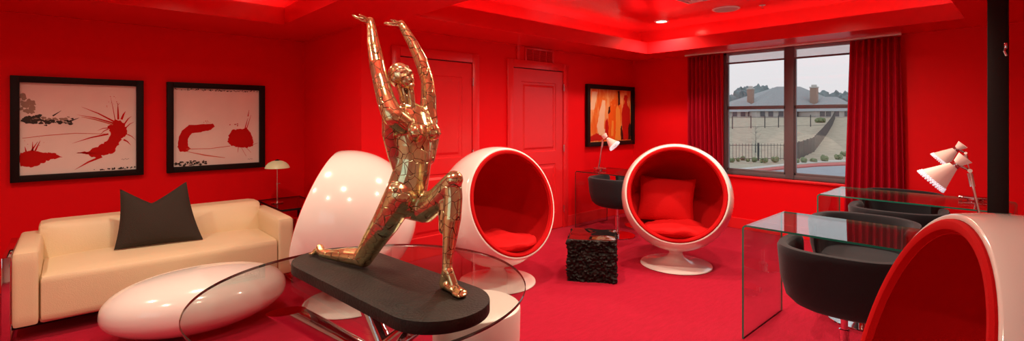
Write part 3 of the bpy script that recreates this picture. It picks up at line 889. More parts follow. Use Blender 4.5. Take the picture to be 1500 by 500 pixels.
def chain(pts, sub=3, dens=.25):
    """pts: (point, radius) tapered limb of overlapping balls"""
    for (p, r), (q, s) in zip(pts, pts[1:]):
        L = (q-p).length; n = max(2, int(L/(min(r,s)*dens))+1)
        for i in range(n+1):
            f = i/n; c = p.lerp(q, f); rr = r+(s-r)*f
            ell(c, rr, rr, rr, EX, EY, EZ, sub)
def body(pts, dens=.12):
    """pts: (point, half width across, half depth)"""
    for (p, a, b), (q, c, d) in zip(pts, pts[1:]):
        dr = (q-p); L = dr.length; dr.normalize()
        A = (SIDE - dr*SIDE.dot(dr)).normalized(); Bv = dr.cross(A)
        n = max(2, int(L/(min(b,d)*dens))+1)
        for i in range(n+1):
            f = i/n; ra, rb = a+(c-a)*f, b+(d-b)*f
            ell(p.lerp(q,f), ra, rb, min(ra,rb)*.7, A, Bv, dr)
def G(x, y, t): return P(x, y, t) - org
px = 1.97/F
# torso
body([(G(592,300,1.985), .080, .078), (G(597,275,1.985), .082, .080), (G(603,252,1.985), .074, .077), (G(606,232,1.985), .072, .074), (G(606,212,1.985), .080, .074), (G(604,192,1.99), .092, .072), (G(600,172,2.0), .092, .058), (G(598,160,2.0), .060, .038)])
# buttocks, breasts, pectorals
fwd = (RT*1.0 - FW*.5).normalized()
for s, dx in ((-1,0),(1,0)):
    ell(G(590,302,1.985)+SIDE*s*.036, .048,.052,.056, SIDE, axv, Vector((0,0,1)))
    ell(G(622,194,1.95)+SIDE*s*.042, .033,.030,.036, SIDE, axv, Vector((0,0,1)))
    ell(G(632,196,1.935)+SIDE*s*.044, .006,.006,.006, SIDE, axv, Vector((0,0,1)), 2)
# collarbones and rib line
chain([(G(603,158,1.99)-SIDE*.012+axv*.012,.009),(G(588,160,1.94),.009)]); chain([(G(605,158,2.0)+SIDE*.012+axv*.012,.009),(G(626,161,2.05),.009)])
# neck
body([(G(599,166,2.0), .038,.036), (G(597,150,1.995), .031,.031), (G(594,136,1.99), .029,.030), (G(590,122,1.99),.032,.034)])
chain([(G(599,124,1.97),.016),(G(602,140,1.975),.015),(G(605,160,1.975),.012)])
# head: long axis from chin to crown, thrown back, face turned up to the viewer's right
hc = G(588,112,1.985)
fdir = (RT*.62 - FW*.62 + Vector((0,0,.42))).normalized()         # where the face looks
updir = (-RT*.60 + Vector((0,0,.80)) + FW*.25); updir = (updir - fdir*updir.dot(fdir)).normalized(); sd = fdir.cross(updir)
HS = .062
def HP(a, b, c): return hc + fdir*(a*HS) + sd*(b*HS) + updir*(c*HS)
ell(HP(-.14,0,.16), .70*HS, .88*HS, .84*HS, sd, fdir, updir, 4)      # cranium
ell(HP(.26,0,-.42), .48*HS, .50*HS, .64*HS, sd, fdir, updir, 4)      # jaw
ell(HP(.50,0,-.98), .21*HS,.22*HS,.18*HS, sd, fdir, updir, 3)        # chin
ell(HP(.60,0,.33), .46*HS,.20*HS,.15*HS, sd, fdir, updir, 3)         # brow
for s in (-1,1):
    ell(HP(.62,.29*s,.07), .17*HS,.14*HS,.09*HS, sd, fdir, updir, 3)    # eyelids
    ell(HP(.50,.36*s,-.26), .18*HS,.19*HS,.18*HS, sd, fdir, updir, 3)   # cheeks
    ell(HP(-.12,.70*s,-.08), .08*HS,.15*HS,.25*HS, sd, fdir, updir, 3)  # ears
chain([(HP(.74,0,.22), .09*HS), (HP(1.02,0,-.20), .13*HS)])             # nose
for s in (-1,1): ell(HP(.86,.12*s,-.25), .10*HS,.11*HS,.08*HS, sd, fdir, updir, 3)
ell(HP(.80,0,-.52), .23*HS,.13*HS,.065*HS, sd, fdir, updir, 3); ell(HP(.78,0,-.68), .20*HS,.13*HS,.07*HS, sd, fdir, updir, 3)  # lips
# shoulders and arms (near arm = figure's right, on the picture's left)
nS, nE, nWr = G(573,165,1.90), G(556,112,1.94), G(544,40,2.00)
chain([(G(590,182,1.93),.046),(G(578,172,1.90),.044),(nS,.041),(G(565,145,1.91),.036),(nE,.031),(G(552,92,1.95),.031),(G(547,64,1.98),.026),(nWr,.019)])
fS, fE, fWr = G(627,162,2.08), G(626,118,2.10), G(592,42,2.12)
chain([(G(624,196,2.03),.040),(G(628,178,2.07),.040),(fS,.037),(G(628,140,2.09),.033),(fE,.029),(G(618,92,2.11),.029),(G(606,66,2.12),.024),(fWr,.019)])
# latissimus flow from the near shoulder down to the waist
chain([(nS,.036),(G(572,196,1.93),.034),(G(580,226,1.96),.034),(G(588,250,1.97),.034)])
chain([(fS,.030),(G(632,205,2.04),.032),(G(627,232,2.02),.030)])
def hand(wr, dirp, up, side_thumb, scale=1.0, curl=.25):
    """palm runs along dirp from the wrist, up = back-of-hand normal"""
    dirp = dirp.normalized(); up = (up-dirp*up.dot(dirp)).normalized(); sdv = dirp.cross(up)
    s = scale
    for i in range(7):
        f = i/6
        ell(wr + dirp*(.040*s*f) , (.019+.010*math.sin(f*PI*.6))*s, .010*s, .012*s, sdv, up, dirp, 3)
    L = (.040,.046,.043,.034)
    for k in range(4):
        b = wr + dirp*(.040*s) + sdv*((k-1.5)*.0125*s)
        sp_ = sdv*((k-1.5)*.10)
        d0 = (dirp+sp_-up*curl*.25).normalized(); d1 = (dirp+sp_-up*curl*.9).normalized(); d2 = (dirp+sp_-up*curl*1.5).normalized()
        l = L[k]*s
        q1 = b+d0*l*.45; q2 = q1+d1*l*.32; q3 = q2+d2*l*.23
        chain([(b,.0062*s),(q1,.0057*s),(q2,.0052*s),(q3,.0044*s)], 2, .5)
    b = wr + dirp*.010*s + sdv*side_thumb*.016*s
    dt = (dirp*.55 + sdv*side_thumb*.8 - up*.25).normalized()
    q1 = b+dt*.026*s; q2 = q1+(dirp*.8+sdv*side_thumb*.5-up*.15).normalized()*.022*s
    chain([(b,.0085*s),(q1,.0068*s),(q2,.0050*s)], 2, .5)
# near hand bent back at the wrist, palm to the ceiling, fingers pointing to picture left
hd = (-RT*1.0 - FW*.12 + Vector((0,0,.18)))
hand(G(543,31,2.005), hd, Vector((0,0,-1)), 1, .92, .35)
chain([(nWr,.019),(G(542,31,2.005),.018)])
hd2 = (-RT*1.0 - FW*.05 - Vector((0,0,.02)))
hand(G(589,35,2.125), hd2, Vector((0,0,-1)), 1, .92, .15)
chain([(fWr,.019),(G(588,35,2.125),.017)])
# front leg (far side, foot flat on the board)
fh = G(604,300,2.02)
kn = G(662,268,1.865)
chain([(G(598,292,2.02),.068),(fh,.064),(G(622,306,1.98),.058),(G(642,292,1.92),.049),(kn,.040)], 3, .25)
ell(G(665,263,1.855), .036,.036,.034, SIDE, axv, Vector((0,0,1)))
ank = G(655,397,1.835)
calf = -axv
chain([(kn,.038),(G(664,290,1.86),.036),(G(662,320,1.85),.036),(G(659,350,1.845),.028),(G(656,378,1.84),.021),(ank,.020)], 3, .3)
chain([(G(658,300,1.87)-axv*.012,.034),(G(655,335,1.86)-axv*.008,.028)], 3, .3)
# front foot: heel, arch, ball, toes
bz = PZ1-PZ0
hl = Vector((ank.x, ank.y, bz+.020))-axv*.014
fd = (axv*1.0 + SIDE*-.05).normalized(); fs = Vector((-fd.y, fd.x, 0))
chain([(ank,.021),(hl,.022)], 3); 
for i in range(9):
    f = i/8; c = hl + fd*(.012+.090*f); c.z = bz+.021-.008*f
    ell(c, .020+.006*f, .018, .021-.008*f, fs, fd, Vector((0,0,1)))
chain([(ank+fd*.012,.018),(hl+fd*.06+Vector((0,0,.006)),.016)],3)
for k in range(5):
    b = hl + fd*(.100-.003*(k-2)**2) + fs*((k-2)*.0105); b.z = bz+.011
    e = b + fd*(.030-.004*abs(k-.0 if fs.dot(SIDE)>0 else k-4)) ; e.z = bz+.009
    r0 = .010 if (k == 0 if fs.dot(SIDE) > 0 else k == 4) else .0078
    chain([(b,r0),(e,r0*.85)], 2, .5)
# rear leg (near side, kneeling): thigh down to the knee, shin along the board, foot flexed
nk = G(533,381,2.115); nk.z = bz+.043
chain([(G(588,286,1.95),.068),(G(580,300,1.96),.064),(G(566,325,1.99),.058),(G(548,352,2.06),.050),(nk,.042)], 3, .25)
n1 = G(510,372,2.16); n1.z = bz+.038
n2 = G(487,362,2.21); n2.z = bz+.028
n3 = G(472,356,2.245); n3.z = bz+.026
chain([(nk,.041),(n1,.036),(n2,.024),(n3,.020)], 3, .3)
# rear foot : heel up, toes bent against the board
hu = n3 - axv*.020 + Vector((0,0,.016))
chain([(n3,.020),(hu,.019),(hu+Vector((0,0,.004))-axv*.004,.018)], 3, .3)
b0 = n3 - axv*.065; b0.z = bz+.020
chain([(hu,.017),(n3-axv*.045+Vector((0,0,.002)),.017),(b0,.016)], 3, .3)
for k in range(5):
    b = b0 + SIDE*((k-2)*.010); b.z = bz+.014; e = b - axv*.022; e.z = bz+.010
    chain([(b,.0078),(e,.0062)], 2, .5)
me = bpy.data.meshes.new('raw'); me.from_pydata(FV, [], FF); me.update()
raw = bpy.data.objects.new('raw_figure', me); C.objects.link(raw)
rm = raw.modifiers.new('r', 'REMESH'); rm.mode = 'VOXEL'; rm.voxel_size = .0032; rm.adaptivity = 0
s1 = raw.modifiers.new('s', 'SMOOTH'); s1.factor = .5; s1.iterations = 8
dg = bpy.context.evaluated_depsgraph_get()
fm = bpy.data.meshes.new_from_object(raw.evaluated_get(dg)); fm.name = 'figure'
bpy.data.objects.remove(raw, do_unlink=True)
fm.materials.clear(); fm.materials.append(M['gold'])
fm.polygons.foreach_set('use_smooth', [True]*len(fm.polygons))
fig = bpy.data.objects.new('figure', fm); C.objects.link(fig); fig.parent = sc
fig['label'] = 'gold cracked-mirror nude reaching up'

# ------------------------------------------------------------------ black burl cube
bm = nb(); bmesh.ops.create_cube(bm, size=1.0)
bmesh.ops.subdivide_edges(bm, edges=bm.edges[:], cuts=42, use_grid_fill=True)
cube_t = PF(4.47, .745)
HX, HZ = .215, .375
for v in bm.verts:
    p = v.co*2
    q = Vector((p.x*HX, p.y*HX*.95, (p.z+1)/2*HZ))
    side = max(abs(p.x), abs(p.y))
    if p.z < .999:
        n = noise.noise(q*12)*.016 + noise.noise(q*55)*.020 + abs(noise.noise(q*34+Vector((5,5,5))))*.024
        dr = Vector((p.x if abs(p.x) > .98 else 0, p.y if abs(p.y) > .98 else 0, 0))
        q += dr*n
        if p.z < -.99: q.z = 0.0
    else:
        if side > .98:
            q += Vector((p.x, p.y, 0))*noise.noise(q*18)*.022
        q.z += noise.noise(q*5)*.010
    v.co = q
for f in bm.faces:
    c = f.calc_center_median()
    if f.normal.z > .7 and c.z > HZ*.9: f.material_index = 1
cb = obj('burl_cube_table', bm, ['burl','burltop']); cb.location = cube_t; cb.rotation_euler = (0,0,math.atan2(FW.y,FW.x)-R(12))
tag(cb, 'rough black carved cube side table with polished top between two ball chairs', 'side table')

# ------------------------------------------------------------------ bent glass desks
def desk(x0, x1, y0, y1, label, th=.012, top=.75, edge='glassedge'):
    t = thing('glass_desk', label, 'desk', ((x0+x1)/2, (y0+y1)/2, 0), 0, 'bent glass desks')
    hl = (y1-y0)/2; hw = (x1-x0)/2; rr = .03
    outer = [(-hl,0)]; 
    def arc(cy, cz, r, a0, a1):
        return [(cy+r*math.cos(a0+(a1-a0)*i/6), cz+r*math.sin(a0+(a1-a0)*i/6)) for i in range(7)]
    outer += arc(-hl+rr, top-rr, rr, PI, PI/2) + arc(hl-rr, top-rr, rr, PI/2, 0) + [(hl,0)]
    inner = [(-hl+th,0)] + arc(-hl+rr, top-rr, rr-th, PI, PI/2) + arc(hl-rr, top-rr, rr-th, PI/2, 0) + [(hl-th,0)]
    bm = nb(); V4 = []
    for (o, i) in zip(outer, inner):
        V4.append([bm.verts.new((-hw,o[0],o[1])), bm.verts.new((hw,o[0],o[1])), bm.verts.new((hw,i[0],i[1])), bm.verts.new((-hw,i[0],i[1]))])
    for a, b in zip(V4, V4[1:]):
        for k in range(4):
            f = bm.faces.new((a[k],a[(k+1)%4],b[(k+1)%4],b[k]))
            f.material_index = 1 if k in (1,3) else 0
    for e in (V4[0], V4[-1]):
        f = bm.faces.new(e); f.material_index = 1
    obj('glass_sheet', bm, ['glass', edge], t, smooth=False)
    return t
desk(3.255, 3.955, .08, 1.325, 'bent clear glass desk nearest the camera, with two black tub chairs')
desk(5.10, 5.82, .13, 1.40, 'bent clear glass desk by the right curtain, behind the nearest desk')
desk(4.93, 5.62, 2.98, 4.16, 'bent clear glass desk by the door wall under the orange painting', edge='glassedge_dark')

# ------------------------------------------------------------------ tub chairs
def tub_chair(loc, yaw, label):
    t = thing('tub_chair', label, 'chair', (loc[0], loc[1], 0), yaw, 'black tub chairs at the glass desks')
    # open front is local +x
    n = 56; spread = R(128)
    def plan(a, r):
        # a from -spread..spread measured from the back (-x)
        c, s = -math.cos(a), math.sin(a); e = 2.7
        k = (abs(c)**e+abs(s)**e)**(-1/e)
        return Vector((c*k*r, s*k*r, 0))
    bm = nb(); rows = []
    cs = [(.245,.385),(.283,.425),(.310,.53),(.322,.66),(.325,.700),(.318,.716),(.300,.722),(.280,.716),(.270,.700),(.262,.58),(.250,.48),(.24,.44)]
    for i in range(n+1):
        a = -spread+2*spread*i/n
        endf = min(1, min(i, n-i)/3.0); drop = .0
        row = []
        for (r, z) in cs:
            mid = .295
            rr_ = mid+(r-mid)*(.35+.65*math.sqrt(max(0,1-(1-endf)**2))) if z > .45 else r
            zz = z - (1-math.sqrt(max(0,1-(1-endf)**2)))*.03*(1 if z > .6 else 0)
            q = plan(a, rr_); row.append(bm.verts.new((q.x, q.y, zz)))
        rows.append(row)
    m_ = len(cs)
    for a, b in zip(rows, rows[1:]):
        for k in range(m_):
            bm.faces.new((a[k],a[(k+1)%m_],b[(k+1)%m_],b[k]))
    bm.faces.new(rows[0]); bm.faces.new(rows[-1][::-1])
    obj('backrest', bm, 'chairfab', t)
    # bowl
    def pl_lathe(prof, seg=56):
        bm = nb(); rings = []
        for r, z in prof:
            if r < 1e-6: rings.append([bm.verts.new((0,0,z))]); continue
            rings.append([bm.verts.new(plan(2*PI*i/seg, r)+Vector((0,0,z))) for i in range(seg)])
        for a, b in zip(rings, rings[1:]):
            for i in range(seg):
                j = (i+1)%seg
                if len(a) == 1: bm.faces.new((a[0], b[j], b[i]))
                elif len(b) == 1: bm.faces.new((a[i], a[j], b[0]))
                else: bm.faces.new((a[i],a[j],b[j],b[i]))
        return bm
    obj('seat_shell', pl_lathe([(0,.350),(.14,.353),(.20,.362),(.245,.385),(.264,.41),(.264,.43),(.24,.44),(0,.44)]), 'chairfab', t)
    obj('seat', pl_lathe([(0,.44),(.225,.44),(.24,.445),(.242,.462),(.23,.478),(.12,.484),(0,.486)]), 'chairfab', t)
    obj('pedestal', lathe([(0,0.0),(.215,0.0),(.22,.004),(.218,.009),(.10,.016),(.035,.022),(.028,.04),(.026,.05),(.026,.24),(.018,.243),(.018,.335),(.07,.341),(.07,.3505),(0,.3505)], 48), 'chrome', t)
    obj('lever', tube([(.04,.04,.338),(.05,.17,.330),(.05,.22,.322)], .006, 8), 'chrome', t)
    return t
tub_chair((3.27,.76), R(4), 'black tub chair with its back to the camera at the nearest glass desk')
tub_chair((4.18,.86), PI+R(3), 'black tub chair on the far side of the nearest glass desk')
tub_chair((5.02,.80), R(4), 'black tub chair seen from behind at the glass desk by the curtain')
tub_chair((5.99,.93), PI-R(2), 'black tub chair facing the camera between the curtain-side desk and window wall')
tub_chair((4.98,3.53), R(0), 'black swivel tub chair at the desk under the orange painting')
tub_chair((5.66,3.62), PI, 'black tub chair mostly hidden behind the ball chair by the window wall')

# ------------------------------------------------------------------ hourglass desk lamps
def desk_lamp(loc, dirv, label, power=1.2, s=1.0):
    t = thing('desk_lamp', label, 'lamp', loc, math.atan2(dirv.y, dirv.x), 'hourglass desk lamps')
    bm = lathe([(0,0),(.052,0),(.055,.004),(.050,.012),(.015,.016),(.012,.022),(0,.022)], 32)
    tube([(-.045,0,.022),(.075,0,.022)], [.013,.013], 16, bm)
    tube([(.080,0,.022),(.105,0,.022)], [.018,.014], 16, bm)
    tube([(-.070,0,.022),(-.048,0,.022)], [.012,.016], 16, bm)
    obj('lamp_base', bm, 'chrome', t)
    bm = tube([(0,.012,.02),(.060,.012,.40)], .006, 10); tube([(0,-.012,.02),(.060,-.012,.40)], .006, 10, bm)
    tube([(.060,-.022,.40),(.060,.022,.40)], .011, 12, bm); tube([(.060,0,.40),(.102,0,.425)], .007, 10, bm)
    tube([(.048,0,.31),(.060,0,.385)], .013, 10, bm)
    obj('lamp_arm', bm, 'chrome', t)
    ax = Vector((.100, 0, -.098)).normalized()
    mt = axis_matrix(Vector((.120,0,.43)), ax)
    sh = obj('lamp_shade', lathe([(.020,0),(.024,.012),(.072,.125),(.074,.130),(.070,.126),(.020,.012)], 40, mat=mt), 'lampshade', t)
    bm = nb()
    for i in range(30):
        a = 2*PI*i/30
        for j, (rr_, zz) in enumerate(((.0735,.134),(.077,.143),(.0795,.152))):
            w = bmesh.ops.create_icosphere(bm, subdivisions=1, radius=.0062)
            bmesh.ops.translate(bm, verts=w['verts'], vec=Vector((rr_*math.cos(a+j*.1), rr_*math.sin(a+j*.1), zz)))
    bmesh.ops.transform(bm, matrix=mt, verts=bm.verts)
    cring = obj('crystal_ring', bm, 'crystal', t)
    cring['label'] = 'glittering bead ring at the shade rim'
    mt2 = axis_matrix(Vector((.120,0,.43)), -ax)
    obj('upper_cone', lathe([(.019,0),(.021,.010),(.040,.060),(.038,.061),(.018,.010)], 32, mat=mt2), 'lampshade', t)
    obj('collar', lathe([(.0,-.014),(.020,-.014),(.026,-.008),(.026,-.002),(.022,0),(.026,.004),(.026,.010),(.022,.014),(0,.014)], 24, mat=mt), 'chrome', t)
    mt3 = axis_matrix(Vector((.120,0,.43))+ax*.075, ax)
    obj('bulb', lathe([(0,-.03),(.010,-.028),(.018,-.005),(.020,.010),(.012,.026),(0,.030)], 20, mat=mt3), pbr('lit_bulb', (1,1,1), .4, emit=((1,0.9,0.8),4*power)), t)
    return t
LFT = -RT
l1 = P(1431,351,2.76)
desk_lamp((3.785,.215,.751), (LFT+FW*.85), 'chrome hourglass desk lamp with beaded rim on the nearest glass desk')
desk_lamp((5.65,.375,.751), (LFT+FW*.95), 'chrome hourglass desk lamp on the glass desk by the right curtain')
desk_lamp((5.25,4.02,.751), (RT*.8-FW*.5), 'small chrome desk lamp under the orange painting')

# ------------------------------------------------------------------ corner table and dome lamp
ct = thing('corner_table', 'dark glass corner side table beside the sofa arm, under the dome lamp', 'side table', (1.70, 5.16, 0))
bm = bx(-.20,.23,-.20,.56,.545,.557)
mdg = thin_glass('smoked_glass', (0.75,0.6,0.6))
obj('table_top', bm, [mdg], ct, smooth=False)
bm = nb()
for (xa,xb,ya,yb) in ((-.205,.235,-.205,-.198),(-.205,.235,.558,.565),(-.205,-.198,-.205,.565),(.228,.235,-.205,.565)): box(bm, xa,xb,ya,yb,.54,.560)
obj('top_rim', bm, 'black', ct, smooth=False)
for x in (-.19,.22):
    for y in (-.19,.55): obj('leg', bx(x-.012,x+.012,y-.012,y+.012,0,.54,bev=.002), 'black', ct)
dl = thing('dome_lamp', 'small table lamp with pale green dome shade behind the sofa arm', 'lamp', (1.66, 5.50, .560))
dl.location = (1.60, 5.40, .560)
obj('lamp_base', lathe([(0,0),(.06,0),(.062,.006),(.02,.016),(0,.016)], 32), 'steel', dl)
bm = tube([(0,0,.01),(0,0,.20)], .009, 12); tube([(0,0,.20),(0,0,.39)], .006, 12, bm); tube([(0,0,.20),(.03,0,.20)], .004, 8, bm); tube([(0,0,.195),(0,0,.21)], .012, 12, bm)
obj('lamp_stem', bm, 'steel', dl)
sh = obj('lamp_shade', lathe([(.118,.365),(.120,.368),(.108,.395),(.085,.42),(.05,.438),(.02,.444),(0,.445)], 40), 'dome', dl)
obj('finial', lathe([(0,.440),(.025,.444),(.02,.452),(.006,.455),(0,.46)], 20), 'black', dl)

# ------------------------------------------------------------------ outdoors
def gz(d):       # ground height against distance from the window
    if d < 30: return -1.65
    if d < 42: return -1.65+(d-30)*.012
    return min(-1.506+(d-42)*.058, 1.75)
def dist(x, y): return FW.x*x+FW.y*y
mgrass = pbr('winter_lawn', (0.42,0.36,0.27), .95, var=(1.4,.18), bump=(3,.4))
mroad = pbr('grey_asphalt', (0.30,0.33,0.37), .8, var=(2,.08))
mkerb = pbr('red_painted_kerb', (0.50,0.10,0.09), .7)
mconc = pbr('pale_concrete', (0.55,0.53,0.50), .8)
miron = pbr('black_iron', (0.05,0.06,0.065), .6)
mroof = pbr('grey_shingles', (0.33,0.34,0.35), .85, var=(5,.12), bump=(6,.4))
mwall = pbr('pale_house_wall', (0.52,0.49,0.47), .8)
mbrick = pbr('brown_brick', (0.36,0.24,0.19), .8, var=(9,.25))
mshrub = pbr('green_shrub', (0.17,0.23,0.12), .9, var=(6,.4))
mtree = pbr('hazy_grey_green_tree', (0.20,0.25,0.26), .95, var=(.6,.25))
def O(x, y_base, t):      # point on the ground at distance t under column x
    v = FW*t+RT*((x-CX)/F*t); return Vector((v.x, v.y, gz(t)))
bm = nb(); ts = [9,20,28,33.2,36,42,48,56,66,80,92,96,130,200]; cs_ = list(range(900,1440,30)); g = []
for t in ts: g.append([bm.verts.new(O(c,0,t)) for c in cs_])
for a, b in zip(g, g[1:]):
    for i in range(len(cs_)-1): bm.faces.new((a[i],a[i+1],b[i+1],b[i]))
o = obj('lawn', bm, mgrass); o['kind'] = 'structure'
def ribbon(name, ptsA, ptsB, z, mat, label, cat, h=.05):
    bm = nb()
    A = [bm.verts.new(p+Vector((0,0,z))) for p in ptsA]; B = [bm.verts.new(p+Vector((0,0,z))) for p in ptsB]
    for i in range(len(A)-1): bm.faces.new((A[i],A[i+1],B[i+1],B[i]))
    r = bmesh.ops.extrude_face_region(bm, geom=bm.faces[:])
    for v in [q for q in r['geom'] if isinstance(q, bmesh.types.BMVert)]: v.co.z -= h
    return obj(name, bm, mat, smooth=False)
def tof(y): return 3.10*F/(y-HY)
def OY(x, y): return O(x, 0, tof(y))
cols = [1040,1080,1120,1160,1200,1245,1290]
top_y = [259,255.5,252,248,245,243.5,243]
o = ribbon('road', [OY(c,y) for c,y in zip(cols,top_y)], [O(c,0,11) for c in cols], .03, mroad, '', ''); o['kind'] = 'structure'
o = ribbon('kerb', [OY(c,y-3.2) for c,y in zip(cols,top_y)], [OY(c,y) for c,y in zip(cols,top_y)], .10, mkerb, '', '', .10); o['kind'] = 'structure'
o = ribbon('pavement', [OY(c,y-7.5) for c,y in zip(cols,top_y)], [OY(c,y-5.4) for c,y in zip(cols,top_y)], .05, mconc, '', ''); o['kind'] = 'structure'

def iron_fence(name, pts, h, label, spacing, rails=(.12,.9), post_every=12, bar=.02):
    t = thing(name, label, 'fence', pts[0])
    o0 = pts[0]; bm = nb(); pm_ = nb(); rl = nb(); acc = 0; idx = 0
    def vbox(b, p, w, z0, z1): box(b, p.x-w, p.x+w, p.y-w, p.y+w, p.z+z0, p.z+z1)
    for a, b in zip(pts, pts[1:]):
        L = (b-a).length; n = max(1, int(L/spacing))
        for i in range(n):
            q = a.lerp(b, i/n)-o0
            if idx % post_every == 0:
                pb_ = nb(); vbox(pb_, q, .05, 0, h+.05); obj('post', pb_, miron, t, smooth=False)
            else: vbox(bm, q, bar/2, .04, h)
            idx += 1
        for rz_ in rails:
            tube([a-o0+Vector((0,0,h*rz_)), b-o0+Vector((0,0,h*rz_))], .022, 4, rl)
    if len(bm.verts): obj('pickets', bm, miron, t, smooth=False)
    else: bm.free()
    obj('rail', rl, miron, t, smooth=False); pm_.free()
    return t
iron_fence('iron_fence', [O(1055,0,34.5), O(1162,0,34.5)], 1.22, 'black iron picket fence across the lawn in the left half of the window', .22)
dg_pts = [O(1163,0,34.4), O(1178,0,37.5), O(1192,0,42), O(1203,0,50), O(1212,0,60), O(1219,0,74), O(1223,0,92)]
iron_fence('iron_fence', dg_pts, 1.25, 'dark iron fence curving uphill in the right half of the window', .16, bar=.05)
iron_fence('rail_fence', [O(1045,0,66), O(1100,0,68), O(1160,0,70), O(1214,0,72)], 1.7, 'thin wire fence with posts along the far edge of the lawn', 2.4, post_every=1)
def clump(name, p, w, h, mat, seed, label, cat, group, n=5, sub=3):
    rnd = random.Random(seed); bm = nb()
    for i in range(n):
        r = bmesh.ops.create_icosphere(bm, subdivisions=sub, radius=1)
        cx, cy, cz = rnd.uniform(-.5,.5)*w, rnd.uniform(-.5,.5)*w, rnd.uniform(.3,.62)*h
        s = rnd.uniform(.32,.5)
        for v in r['verts']:
            d = 1+.35*noise.noise(v.co*2.2+Vector((seed,i,0)))+.15*noise.noise(v.co*6+Vector((seed,i,0)))
            v.co = Vector((cx+v.co.x*w*s*d, cy+v.co.y*w*s*d, max(0, cz+v.co.z*h*s*d)))
    o = obj(name, bm, mat); o.location = p
    return tag(o, label, cat, group)
shr = [(1071,239,.34),(1082,238,.3),(1089,236,.34),(1095.5,238,.26),(1106,238.5,.36),(1118,240,.4),(1136,239,.42),(1167,240.5,.34),(1178,240,.40),(1192,239,.38),(1207,238,.45),(1228,236,.45),(1236,231,.4)]
wh = ['under the left end of the picket fence','second from the left, browner','third from the left','fourth from the left','fifth from the left','midway between the fence posts','left of the window mullion','at the foot of the curving fence','right of the mullion','just past the curving fence','in the middle of the right pane','right end, by the red kerb','farthest right, set back on the grass']
for i, (x, y, w) in enumerate(shr):
    clump('shrub', OY(x,y), w*.72, w*.95, mshrub, 10+i, 'small green roadside shrub '+wh[i], 'shrub', 'shrubs along the kerb')
# sapling
sp_ = OY(1107, 226); t = thing('sapling', 'thin bare sapling on the lawn in the left pane', 'tree', sp_)
bm = tube([(0,0,0),(0,0,1.2),(.05,.02,2.2)], [.03,.02,.008], 6)
rnd = random.Random(5)
for i in range(12):
    z = rnd.uniform(.9,2.1); a = rnd.uniform(0,2*PI); l = rnd.uniform(.3,.6)
    tube([(0.02,0,z),(l*math.cos(a),l*math.sin(a),z+.35)], [.009,.003], 4, bm)
obj('branches', bm, miron, t)
clump('shrub', O(1203,0,80), .9, .9, mshrub, 77, 'lone shrub at the far top of the lawn before the house', 'shrub', None)
bpy.context.view_layer.update()
# house
HT = 100.0
def HPx(x, y, t): return P(x, y, t)
house = thing('house', 'long grey hip-roofed house with two brick chimneys beyond the lawn', 'house', O(1150,0,HT+6))
ho = house.location.copy()
def hip(name, xa, xb, ye, yr, xr0, xr1, t, depth, par, eave=.4):
    """hip roof: front eave from column xa to xb at row ye, ridge from xr0 to xr1 at row yr, set depth/2 back"""
    k = (t+depth/2)/t
    A = P(xa,ye,t); B = P(xb,ye,t); Cc = B+FW*depth; D = A+FW*depth
    r0 = P(CX+(xr0-CX), yr, t+depth/2); r1 = P(xr1, yr, t+depth/2)
    bm = nb(); vs = [bm.verts.new(p-ho) for p in (A,B,Cc,D,r0,r1)]
    bm.faces.new((vs[0],vs[1],vs[5],vs[4])); bm.faces.new((vs[1],vs[2],vs[5])); bm.faces.new((vs[2],vs[3],vs[4],vs[5])); bm.faces.new((vs[3],vs[0],vs[4])); bm.faces.new((vs[3],vs[2],vs[1],vs[0]))
    return obj(name, bm, mroof, par, smooth=False)
hip('roof', 1068, 1262, 163.5, 127.0, 1138, 1172, HT, 18, house)
hip('roof', 1052, 1122, 164, 148, 1080, 1092, HT-3, 12, house)
hip('roof', 1108, 1160, 163, 138, 1131, 1134, HT-6, 9, house)
hip('roof', 1190, 1268, 162.5, 142, 1206, 1226, HT-2, 14, house)
hip('roof', 1196, 1238, 163, 146, 1214, 1218, HT-6, 8, house)
def hwall(xa, xb, ye, t, depth):
    A = P(xa,ye,t); B = P(xb,ye,t); base = 1.2
    pts = [A+FW*.5, B+FW*.5, B+FW*(depth-.5), A+FW*(depth-.5)]
    bm = nb(); lo = [bm.verts.new(Vector((p.x,p.y,base))-ho) for p in pts]; hi = [bm.verts.new(p-ho) for p in pts]
    for i in range(4): bm.faces.new((lo[i],lo[(i+1)%4],hi[(i+1)%4],hi[i]))
    bm.faces.new(hi); bm.faces.new(lo[::-1])
    obj('wall', bm, mwall, house, smooth=False)
hwall(1071,1259,163.5,HT,18); hwall(1054,1120,164,HT-3,12); hwall(1110,1158,163,HT-6,9); hwall(1193,1265,162.5,HT-2,14); hwall(1198,1236,163,HT-6,8)
mdarkw = pbr('dark_house_window', (0.10,0.11,0.13), .2)
for x, t in ((1065,HT-3),(1078,HT-3),(1090,HT-3),(1101,HT-3),(1119,HT-6),(1131,HT-6),(1146,HT-6),(1172,HT),(1184,HT),(1207,HT-6),(1216,HT-6),(1228,HT-6),(1243,HT-2)):
    q = P(x, 168.0, t)+FW*.42-ho; r_ = .45
    bm = nb(); 
    for s in (0,1): pass
    a = q-RT*r_; b = q+RT*r_
    lo, hi = Vector((0,0,-.35)), Vector((0,0,.62)); back = FW*.12
    fr_ = [bm.verts.new(p) for p in (a+lo,b+lo,b+hi,a+hi)]; bk = [bm.verts.new(p+back) for p in (a+lo,b+lo,b+hi,a+hi)]
    bm.faces.new(fr_); bm.faces.new(bk[::-1])
    for i in range(4): bm.faces.new((fr_[i],fr_[(i+1)%4],bk[(i+1)%4],bk[i]))
    obj('window', bm, mdarkw, house, smooth=False)
